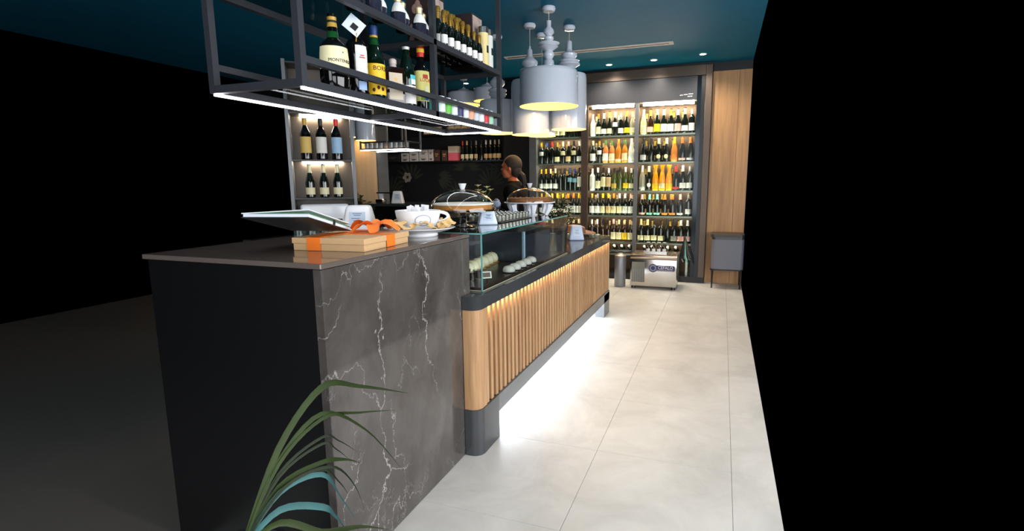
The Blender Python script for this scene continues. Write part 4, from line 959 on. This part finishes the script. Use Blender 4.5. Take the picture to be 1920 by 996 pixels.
for k in range(5):
    o = bpy.data.objects.new('cream_cake', pm2); COL.objects.link(o); o.location = (-1.205-.002*k, 2.93+.105*k, .8665)
    c = bpy.data.objects.new('paper_base', bs2); COL.objects.link(c); c.parent = o
    tag(o, 'small pale cream cake on dark paper base in the display case', 'cake', 'small pale cakes in the case')
cupg = MB().lathe([(0, .003), (.022, .003), (.026, .05), (.028, .05), (.024, 0), (0, 0)], 16).mesh('dessert_cup', glass('dessert_glass', (226, 228, 226), 3.0), True)
cupf = MB().lathe([(0, .004), (.0215, .004), (.0245, .04), (0, .042)], 14).mesh('filling', mat('choc_filling', (86, 44, 36), .5), True)
for k in range(6):
    o = bpy.data.objects.new('dessert_cup', cupg); COL.objects.link(o); o.location = (-1.30-.075*(k % 2), 2.52+.085*(k//2), .8625)
    c = bpy.data.objects.new('filling', cupf); COL.objects.link(c); c.parent = o
    tag(o, 'glass cup of dark chocolate dessert inside the display case', 'dessert', 'chocolate cups in the case')
tg = thing('price_tag', (-1.18, 2.56, .8625), 'small white framed price tag on a wire stand in the display case', 'price tag'); tg.rotation_euler = (0, 0, .7)
MB().box(-.028, .028, -.0015, .0015, .028, .066).xf(Matrix.Rotation(-.35, 4, 'X')).build('frame', mat('paper_white', COLR['white'], .6), tg, local=True)
MB().box(-.021, .021, -.0026, -.0016, .034, .060).xf(Matrix.Rotation(-.35, 4, 'X')).build('card', mat('tag_brown', (110, 92, 80), .6), tg, local=True)
MB().tube([(0, .012, .035), (0, .006, .001), (.02, -.01, .001)], .0014, 5).tube([(0, .006, .001), (-.02, -.01, .001)], .0014, 5).build('wire_stand', M_chrome, tg, local=True)
wp = [(-1.60, 2.75), (-1.66, 3.05), (-1.62, 2.55)]
for k, (x, y) in enumerate(wp):
    o = MB().lathe([(0, 0), (.045, 0), (.055, .02), (.05, .045), (.02, .055), (0, .056)], 18).build('bun', mat('bun_brown', (150, 112, 62), .6, noise=(20, .3, (1, 1, 1))), None, True); o.location = (x, y, 1.0065)
    tag(o, 'round golden bun on the upper glass shelf of the display case', 'bun', 'buns on the case shelf')
# ================================================================ BEHIND THE BAR
dispenser((-3.72, 5.52, 1.1655), math.radians(20), .15, .11, .15, 'small looking white napkin dispenser on the black back counter', M_white)
cs = thing('coffee_grinder', (-4.02, 5.6, 1.1655), 'white and steel coffee grinder on the black back counter by the pillar', 'grinder')
MB().rbox(-.05, .05, -.05, .05, 0, .05, r=.008).build('base', M_chrome, cs, True, local=True)
MB().lathe([(0, .05), (.03, .05), (.035, .10), (.045, .12), (0, .12)], 18).build('body', M_white, cs, True, local=True)
MB().box(-.03, .22, -.05, .05, .121, .135).build('tray', M_steel, cs, local=True)
random.seed(9)
bush('potted_plant', (-3.09, 3.95, 1.0005), 'bushy dark potted plant on the black service worktop beside the pillar', 40, .15, .24, ('leaf_bronze', (52, 54, 30)), .055, .10, .010, .045)
# wall shelf stock
ZW = 1.781
def carton(x0, x1, z0, h_, rgb, label, group=None, name='gift_box', mark=(90, 84, 78), y0=8.02, d_=.16):
    t = thing(name, ((x0+x1)/2, y0+d_/2, z0), label, 'box', group)
    MB().rbox(x0, x1, y0, y0+d_, z0, z0+h_, r=.002, seg=1).build('carton', mat('card_%d_%d_%d' % rgb, rgb, .6), t)
    w_ = x1-x0
    q = MB()
    for zz, aa, bb in ((.62, .22, .80), (.45, .30, .66)): q.box(x0+w_*aa, x0+w_*bb, y0-.0012, y0-.0002, z0+h_*zz-.006, z0+h_*zz+.006)
    q.build('print_band', mat('print_%d_%d_%d' % mark, mark, .6), t)
carton(-5.86, -5.76, ZW, .085, (186, 176, 120), 'small yellowish carton at the pillar end of the wall shelf', 'yellowish cartons on the wall shelf')
carton(-5.75, -5.65, ZW, .085, (186, 176, 120), 'small yellowish carton at the pillar end of the wall shelf', 'yellowish cartons on the wall shelf')
carton(-5.62, -5.33, ZW, .13, (46, 40, 38), 'wide dark carton between yellowish and white boxes on the wall shelf', mark=(96, 84, 74))
wl = ('white pastry box with grey script on the wall shelf', 'white boxes on the wall shelf')
for (a, b, z, h_) in ((-5.30, -5.15, ZW, .06), (-5.30, -5.15, ZW+.061, .085), (-5.13, -4.96, ZW, .06), (-5.13, -4.96, ZW+.061, .10), (-4.94, -4.77, ZW, .065), (-4.94, -4.77, ZW+.066, .13), (-4.755, -4.665, ZW, .065), (-4.755, -4.665, ZW+.066, .13)):
    carton(a, b, z, h_, (206, 200, 196), ('flat white pastry box at the bottom of a pair on the wall shelf' if z == ZW else 'deep white pastry box on top of a flat one on the wall shelf'), wl[1])
carton(-4.65, -4.545, ZW, .19, (72, 50, 42), 'dark panettone box with gold print on the wall shelf', 'dark panettone boxes on the wall shelf', mark=(206, 160, 90))
carton(-4.50, -4.40, ZW, .18, (72, 50, 42), 'dark panettone box with gold print on the wall shelf', 'dark panettone boxes on the wall shelf', mark=(206, 160, 90))
t = thing('gift_box', (-4.285, 8.1, ZW), 'tall box with pink lower half and cream top on the wall shelf', 'box')
MB().rbox(-4.375, -4.195, 8.02, 8.18, ZW, ZW+.13, r=.002, seg=1).build('pink_base', mat('card_pink', (214, 96, 112), .6), t)
MB().rbox(-4.375, -4.195, 8.02, 8.18, ZW+.1305, ZW+.24, r=.002, seg=1).build('cream_lid', mat('card_cream', (206, 188, 170), .6), t)
for x, cap, lab in ((-4.13, 'red', 'cream'), (-4.05, 'tan', 'cream'), (-3.97, 'black', 'cream'), (-3.88, 'grey', 'tan'), (-3.785, 'black', None), (-3.70, 'white', 'tan'), (-3.62, 'white', 'tan'), (-3.54, 'silver', 'cream'), (-3.465, 'silver', 'cream')):
    k = (B, 'dark', cap, lab, 'low' if lab else None)
    bottle((x, 8.08, ZW), *k, desc_of(k), 'on the wall shelf', 'bottles on the wall shelf', s=1.08, wmax=.074)
for k in range(7):
    carton(-4.83+.12*k, -4.74+.12*k, 2.226, .12, (176, 150, 120), 'small tan carton in the row on the upper wall shelf', 'tan cartons on the upper wall shelf')
# second hanging rack in the depth of the bar
r2 = thing('hanging_rack', (-4.4, 6.1, 1.86), 'smaller lit steel rack hanging in front of the papered wall', 'rack')
X0, X1, YA, YB2, Zb, Zt = -4.68, -3.96, 6.12, 6.48, 1.862, 2.22
for x in (X0, -4.25, X1):
    for y in (YA, YB2):
        MB().box(x-.010, x+.010, y-.010, y+.010, Zb, CEIL-.002).build('post', mat('brushed_frame', (150, 146, 144), .35, metal=.5), r2)
for z in (Zb+.008, 1.96, Zt):
    for y in (YA, YB2): MB().box(X0+.011, X1-.011, y-.008, y+.008, z-.008, z+.008).build('rail', M_rack, r2)
    for x in (X0, X1): MB().box(x-.008, x+.008, YA+.011, YB2-.011, z-.008, z+.008).build('rail', M_rack, r2)
MB().box(X0+.012, X1-.012, YA+.012, YB2-.012, Zb+.004, Zb+.010).build('shelf', G_rack, r2)
for q in ((X0, X1, YA-.008, YA+.008), (X0, X1, YB2-.008, YB2+.008), (X1-.008, X1+.008, YA+.009, YB2-.009)):
    MB().box(*q, Zb-.012, Zb-.001).build('light_strip', LED_rack, r2)
gl = MB().lathe([(0, .004), (.028, .004), (.034, .08), (.037, .08), (.031, 0), (0, 0)], 14).mesh('drinking_glass', mat('cloudy_glass', (150, 150, 146), .1, coat=.4), True)
for k in range(9):
    o = bpy.data.objects.new('drinking_glass', gl); COL.objects.link(o); o.location = (-4.63+.078*k, 6.2, Zb+.0105)
    tag(o, 'cloudy drinking glass standing on the smaller lit rack', 'glass', 'glasses on the smaller rack')
# tall shelving with bottles at the far side of the bar
bs = thing('bottle_shelving', (-2.93, 3.36, 1.0005), 'tall dark shelving with lit bottles standing on the service worktop', 'shelving')
SR = math.radians(40); bs.rotation_euler = (0, 0, SR)
SM = Matrix.Translation((-2.93, 3.36, 0)) @ Matrix.Rotation(SR, 4, 'Z')
MB().box(-.21, .21, .10, .115, .001, 1.30).build('back_panel', mat('shelving_back', (84, 74, 64), .4, metal=.2), bs, local=True)
MB().box(.212, .236, -.11, .115, .001, 1.30).build('side_panel', M_plinth, bs, local=True)
MB().box(-.236, -.212, -.11, .115, .001, 1.30).build('side_panel', M_plinth, bs, local=True)
for z in (.585, .30, .93, 1.285):
    MB().box(-.211, .211, -.11, .099, z-.012, z).build('shelf', M_black, bs, local=True)
for z in (.572, .917):
    MB().box(-.15, .15, .075, .095, z-.012, z-.002).build('shelf_light', LED_cab, bs, local=True)
P_l = [(0, 0), (.034, 0), (.040, .008), (.040, .19), (.036, .21), (.022, .235), (.0155, .25), (.015, .275), (.0165, .276), (.0165, .31), (0, .311)]
for k, (x, cm, lm_, dsc) in enumerate(((.11, 'red', (150, 180, 206), 'dark liqueur bottle with red cap and pale blue label in the tall shelving'), (.0, 'black', (220, 214, 204), 'dark liqueur bottle with black cap and white label in the tall shelving'), (-.11, 'gold', (206, 170, 90), 'dark liqueur bottle with gold cap and tan label in the tall shelving'))):
    o = MB().lathe(P_l, 20).build('liqueur_bottle', g_black, None, True, origin=(0, 0, 0)); o.location = SM @ Vector((x, -.04, 1.5860)); o.rotation_euler = (0, 0, SR)
    shell(P_l, .256, .31, .001, 4, seg=16, cap=True).build('cap', M_foil(cm), o, True, local=True)
    shell(P_l, .05, .17, .001, 3, a0=-PI/2-1.2, a1=-PI/2+1.2, seg=14).build('label', mat('lab_shelf%d' % k, lm_, .6), o, True, local=True)
    tag(o, dsc, 'bottle')
for k, x in enumerate((.10, .0, -.10)):
    bottle(SM @ Vector((x, -.03, 1.3010)), S, 'dark', 'cream', 'cream', 'low', 'dark sparkling bottle with cream label on the lower tier of the tall shelving', '', 'bottles on the lower shelving tier', s=.8, tilt=(0, 0, SR))
hd = thing('hand_dryer', (-2.93, 3.3, 1.0005), 'glossy white appliance with dark base in the lowest shelving tier', 'appliance')
MB().rbox(-.18, .17, -.09, .08, .04, .25, r=.02, seg=3).build('housing', M_white, hd, True, local=True)
MB().rbox(-.17, .16, -.08, .07, .0005, .039, r=.004, seg=1).build('base', M_black, hd, local=True)
hd.rotation_euler = (0, 0, SR); hd.location = SM @ Vector((0, -.0, 1.0015))

# ---------------------------------------------------------------- barista
def person():
    px, py = -2.07, 5.20
    J = {}; E_ = []
    def V(n, x, y, z, r): J[n] = (Vector((px+x, py+y, z)), r)
    # facing -x, slightly towards the shop front
    V('pel', .02, 0, .92, (.15, .12)); V('waist', .02, 0, 1.05, (.125, .105)); V('chest', .03, 0, 1.22, (.15, .115)); V('up', .02, 0, 1.34, (.13, .10)); V('neck', -.005, 0, 1.42, (.055, .055)); V('neck2', -.03, 0, 1.475, (.05, .05))
    for s_, n in ((-1, 'L'), (1, 'R')):
        V('sh'+n, .02, .16*s_, 1.345, (.062, .062)); V('el'+n, .12 if s_ < 0 else .0, .24*s_, 1.10, (.046, .046)); V('wr'+n, -.045 if s_ < 0 else -.20, .23*s_ if s_ < 0 else .12, 1.195 if s_ < 0 else 1.16, (.033, .033)); 
        V('hip'+n, .02, .09*s_, .86, (.095, .095)); V('kn'+n, .0, .10*s_, .48, (.062, .062)); V('an'+n, .03, .10*s_, .09, (.043, .043)); V('to'+n, -.12, .11*s_, .04, (.036, .036))
    chain = [('pel','waist'),('waist','chest'),('chest','up'),('up','neck'),('neck','neck2')]
    for n in 'LR': chain += [('up','sh'+n),('sh'+n,'el'+n),('el'+n,'wr'+n),('pel','hip'+n),('hip'+n,'kn'+n),('kn'+n,'an'+n),('an'+n,'to'+n)]
    names_ = list(J); me = bpy.data.meshes.new('person_rig'); me.from_pydata([J[n][0] for n in names_], [(names_.index(a), names_.index(b)) for a, b in chain], [])
    o = bpy.data.objects.new('person_rig', me); COL.objects.link(o)
    o.modifiers.new('skin', 'SKIN')
    sv = me.skin_vertices[0].data
    for i, n in enumerate(names_): sv[i].radius = J[n][1]
    sv[names_.index('pel')].use_root = True
    sb_ = o.modifiers.new('sub', 'SUBSURF'); sb_.levels = 2
    bpy.context.view_layer.update()
    ev = bpy.data.meshes.new_from_object(o.evaluated_get(bpy.context.evaluated_depsgraph_get()))
    mb = MB().add([v.co[:] for v in ev.vertices], [tuple(p.vertices) for p in ev.polygons])
    bpy.data.objects.remove(o)
    # head in profile
    hx, hy, hz = px-.035, py, 1.565
    mb.ball((hx+.012, hy, hz+.018), .096, .074, .098, 20, 14)      # skull
    mb.ball((hx-.040, hy, hz-.035), .056, .058, .078, 16, 10)      # face
    mb.ball((hx-.058, hy, hz-.085), .030, .034, .028, 12, 8)       # chin
    mb.add(*nose_geo(hx, hy, hz))
    for s_ in (-1, 1): mb.ball((hx+.018, hy+.074*s_, hz-.015), .014, .008, .028, 10, 8)   # ears
    mb.ball((hx-.092, hy, hz-.058), .010, .020, .007, 10, 6); mb.ball((hx-.090, hy, hz-.070), .010, .018, .007, 10, 6)   # lips
    for s_ in (-1, 1): mb.ball((hx-.078, hy+.030*s_, hz+.022), .014, .020, .008, 10, 6)   # brow
    # palms
    for n, s_ in (('L', -1), ('R', 1)):
        w0 = J['wr'+n][0]; mb.ball((w0.x-.055, w0.y, w0.z-.005), .052, .022, .036, 14, 8)
    tmp = mb.mesh('person_tmp'); to = bpy.data.objects.new('person_tmp', tmp); COL.objects.link(to)
    rm = to.modifiers.new('rm', 'REMESH'); rm.mode = 'VOXEL'; rm.voxel_size = .008
    smo = to.modifiers.new('sm', 'SMOOTH'); smo.iterations = 3; smo.factor = .5
    bpy.context.view_layer.update()
    ev = bpy.data.meshes.new_from_object(to.evaluated_get(bpy.context.evaluated_depsgraph_get()))
    mb = MB().add([v.co[:] for v in ev.vertices], [tuple(p.vertices) for p in ev.polygons])
    bpy.data.objects.remove(to)
    # fingers, curled
    for n, s_ in (('L', -1), ('R', 1)):
        w0 = J['wr'+n][0]
        for q, (dz, ln) in enumerate(((.026, .070), (.009, .078), (-.009, .074), (-.026, .058))):
            b0 = Vector((w0.x-.085, w0.y, w0.z-.005+dz)); mb.tube([b0, b0+Vector((-ln*.45, -.006*s_, -.002)), b0+Vector((-ln*.8, -.020*s_, -.008)), b0+Vector((-ln, -.034*s_, -.016))], [.0105, .0098, .009, .0075], 8)
        b0 = Vector((w0.x-.035, w0.y-.012*s_, w0.z+.022)); mb.tube([b0, b0+Vector((-.028, -.022*s_, .018)), b0+Vector((-.055, -.032*s_, .016))], [.012, .011, .009], 8)
    body = mb.build('person', mat('black_jacket', (8, 8, 10), .85, spec=.12), None, True, 80, origin=(px, py, 0))
    skin = mat('skin', (176, 98, 62), .5, noise=(8, .12, (1, 1, 1))); glove = mat('pale_blue_glove', (150, 172, 206), .45)
    body.data.materials.append(skin); body.data.materials.append(glove)
    wl_, wr_ = J['wrL'][0], J['wrR'][0]
    for p in body.data.polygons:
        c = p.center+Vector((px, py, 0))
        if c.z > 1.425-(.0 if c.x > px else .0)-.25*max(0, px-.02-c.x): p.material_index = 1
        for w0 in (wl_, wr_):
            if c.x < w0.x-.005 and abs(c.y-w0.y) < .07 and abs(c.z-w0.z) < .08: p.material_index = 2
    tag(body, 'person in black zipped jacket, dark hair tied back, working behind the counter', 'person')
    # hair
    h = MB(); h.ball((hx+.026, hy, hz+.030), .100, .082, .098, 56, 40); h.ball((hx+.062, hy, hz-.03), .058, .066, .075, 40, 28)
    h.v = [(x, y, z) for x, y, z in h.v]
    cut = MB(); keep = []
    hv = [Vector(p) for p in h.v]
    def ok(p): return not (p.z < hz+.035-(p.x-hx+.03)*1.3 and p.x < hx+.02)
    fs = [f for f in h.f if all(ok(hv[i]) for i in f)]
    h.f = fs
    h.build('hair', mat('dark_brown_hair', (24, 15, 11), .8, noise=(40, .5, (1, 1, 8))), body, True, 80)
    MB().tube([(hx+.10, hy, hz-.05), (hx+.135, hy, hz-.09), (hx+.15, hy+.005, hz-.15), (hx+.14, hy+.01, hz-.21)], [.022, .032, .026, .008], 10).build('ponytail', mat('dark_brown_hair', (40, 26, 20), .45), body, True)
    MB().lathe([(.021, -.006), (.027, 0), (.021, .006), (.021, -.006)], 14).xf(Matrix.Translation((hx+.108, hy, hz-.058)) @ Matrix.Rotation(1.1, 4, 'Y')).build('hair_tie', mat('pale_hair_tie', (206, 200, 196), .5), body, True)
    for s_ in (-1, 1):
        e = MB().ball((hx-.074, hy+.029*s_, hz+.002), .012, .013, .008, 10, 8).build('eye', mat('eye_dark', (40, 26, 20), .2), body, True)
    MB().box(px-.092, px-.086, py-.003, py+.003, 1.12, 1.36).xf(Matrix.Identity(4)).build('zip', M_chrome, body)
def nose_geo(hx, hy, hz):
    return ([(hx-.088, hy, hz+.020), (hx-.116, hy, hz-.028), (hx-.085, hy-.016, hz-.034), (hx-.085, hy+.016, hz-.034), (hx-.06, hy, hz-.02), (hx-.09, hy, hz-.042)],
            [(0, 2, 1), (0, 1, 3), (1, 2, 5), (1, 5, 3), (2, 4, 5), (5, 4, 3), (0, 4, 2), (0, 3, 4)])
person()

# ================================================================ FAR AISLE
co = thing('bottle_cooler', (-.815, 7.2, 0), 'boxy stainless steel bottle cooler with navy badge on the floor', 'cooler')
CX0, CX1, CYA, CYB2 = -1.113, -.514, 6.97, 7.42
MB().rbox(CX0, CX1, CYA, CYB2, .035, .40, r=.006).build('cabinet', M_steel, co, True)
MB().rbox(CX0-.004, CX1+.004, CYA-.004, CYB2, .402, .455, r=.008).build('worktop', mat('warm_steel', (190, 170, 152), .25, metal=1.0), co, True)
MB().box(CX0+.02, CX0+.19, CYA-.002, CYA-.0003, .09, .36).build('grille_panel', mat('dark_steel', (104, 98, 88), .3, metal=.9), co)
for k in range(5): MB().box(CX0+.035+.03*k, CX0+.05+.03*k, CYA-.004, CYA-.0021, .10, .26).build('grille_slat', M_plinth, co)
for x in (CX0+.04, CX1-.04):
    for y in (CYA+.04, CYB2-.04): MB().lathe([(0, 0), (.028, 0), (.024, .034), (0, .034)], 14, c=(x, y, .0005)).build('foot', M_black, co, True)
bd = MB().prism([(x, z) for x, z in rounded(-.135, .165, -.037, .037, .02)], 0, .0015)
bd.add(*[MB().lathe([(0, 0), (.056, 0), (.056, .0016), (0, .0016)], 24, c=(-.115, 0, 0)).__dict__[q] for q in ('v', 'f')])
BX = Matrix.Translation((-.70, CYA-.0005, .285)) @ Matrix.Rotation(PI/2, 4, 'X')
bdo = bd.xf(BX).build('badge', mat('badge_navy', (34, 34, 74), .3), co)
text_flat('CEFALO', .058, (-.655, CYA-.0026, .291), -PI/2, .015, xs=.92).build('lettering', mat('badge_silver', (196, 194, 206), .35), bdo)
MB().box(-.77, -.56, CYA-.003, CYA-.0021, .258, .262).build('badge_line', mat('badge_silver', (196, 194, 206), .35), bdo)
MB().lathe([(.026, 0), (.044, 0), (.044, .001), (.026, .001), (.026, 0)], 24, c=(-.115, 0, .0018)).xf(BX).build('badge_ring', mat('badge_ring', (120, 122, 150), .35), bdo)
tyt = thing('steel_tray', (-.80, 7.15, .456), 'shallow steel tray of white topped bottles on the bottle cooler', 'tray')
MB().box(-.95, -.65, 7.02, 7.28, .4562, .462).box(-.95, -.65, 7.02, 7.028, .462, .50).box(-.95, -.65, 7.272, 7.28, .462, .50).box(-.95, -.942, 7.028, 7.272, .462, .50).box(-.658, -.65, 7.028, 7.272, .462, .50).build('tray_body', M_steel, tyt)
for k in range(4):
    bottle((-.905+.07*k, 7.15, .4625), 'squat', 'brown', 'white', 'white', 'low', 'squat brown bottle with white label in the steel tray', '', 'bottles in the steel tray', s=.62)
cy = thing('waste_bin', (-1.262, 7.05, 0), 'slim grey metal cylinder bin beside the bottle cooler', 'bin')
MB().lathe([(0, .0005), (.074, .0005), (.076, .004), (.076, .40), (0, .40)], 28).build('body', mat('grey_metal', (140, 142, 148), .35, metal=.6), cy, True, local=True)
cy_l = MB().lathe([(.077, .401), (.077, .425), (.04, .445), (.03, .46), (0, .462)], 28).build('lid', mat('bin_lid', (150, 136, 124), .35, metal=.5), cy, True, local=True)
gbn = thing('grey_tub', (.09, 7.47, 0), 'grey box shaped tub with dark rim on slim black legs by the oak wall', 'tub')
MB().prism(rounded(-.105, .30, 7.28, 7.66, .05), .262, .655).build('body', mat('grey_leather', (104, 106, 116), .45), gbn, True)
MB().prism(rounded(-.118, .30, 7.27, 7.67, .05), .686, .72).build('rim', mat('dark_rim', (52, 46, 42), .4), gbn, True)
MB().prism(rounded(-.100, .298, 7.285, 7.655, .05), .656, .685).build('inner_band', M_steel_dark, gbn, True)
MB().prism(rounded(-.11, .30, 7.275, 7.665, .05), .245, .261).build('base_frame', M_black, gbn, True)
for x in (-.08, .27):
    for y in (7.31, 7.63): MB().tube([(x, y, .0005), (x, y, .244)], [.009, .013], 8).build('leg', M_black, gbn)

# ---------------------------------------------------------------- foreground plant beside the marble end
fp = thing('potted_plant', (-1.33, 1.06, 0), 'long leaved green plant in a dark pot at the end of the marble counter', 'plant')
MB().lathe([(0, .001), (.10, .001), (.14, .26), (.145, .28), (.13, .28), (.12, .25), (0, .25)], 28).build('pot', mat('dark_pot', (38, 38, 40), .4), fp, True, local=True)
crown = Vector((-1.33, 1.06, .30))
lm1 = mat('blade_green', (48, 62, 28), .4, noise=(14, .35, (1, 1, 1))); lm2 = mat('blade_blue_green', (62, 104, 104), .35, noise=(14, .25, (1, 1, 1))); lm3 = mat('blade_dark', (34, 44, 26), .45, noise=(14, .35, (1, 1, 1)))
LV = [((-1.169, .765), (-1.036, .777), (-.871, .772), .011, lm1), ((-1.178, .656), (-1.042, .689), (-.918, .71), .006, lm1), ((-1.177, .674), (-1.025, .634), (-.90, .51), .008, lm1), ((-1.183, .592), (-1.133, .578), (-1.07, .544), .005, lm3),
      ((-1.185, .569), (-1.146, .546), (-1.106, .512), .005, lm3), ((-1.191, .504), (-1.116, .517), (-1.063, .508), .009, lm1), ((-1.161, .494), (-1.084, .435), (-1.049, .309), .006, lm3), ((-1.193, .477), (-1.144, .432), (-1.116, .381), .006, lm3),
      ((-1.194, .461), (-1.138, .376), (-1.094, .293), .010, lm2), ((-1.204, .343), (-1.165, .302), (-1.136, .248), .013, lm2), ((-1.211, .252), (-1.069, .289), (-.969, .293), .012, lm1)]
for k, (a, b, c, wd, mm) in enumerate(LV):
    A = Vector((a[0], 1.27, a[1])); Bv = Vector((b[0], 1.29, b[1])); C_ = Vector((c[0], 1.30, c[1]))
    mid = (crown+A)*.5+Vector((-.01, 0, .06))
    K = [crown, mid, A, Bv, C_]
    pts = []
    for i in range(len(K)-1):      # Catmull-Rom through the key points
        p0, p1, p2, p3 = K[max(i-1, 0)], K[i], K[i+1], K[min(i+2, len(K)-1)]
        for q in range(5):
            t_ = q/5; pts.append(.5*((2*p1)+(-p0+p2)*t_+(2*p0-5*p1+4*p2-p3)*t_*t_+(-p0+3*p1-3*p2+p3)*t_**3))
    pts.append(K[-1]); n = len(pts)
    ws_ = [wd*(.5+.5*min(1, i/5))*(1 if i < n-8 else max(.06, (n-1-i)/8)) for i in range(n)]
    MB().strip(pts, [q*1.05 for q in ws_], (.0, -.25, 1)).build('leaf', mm, fp, True, 80)
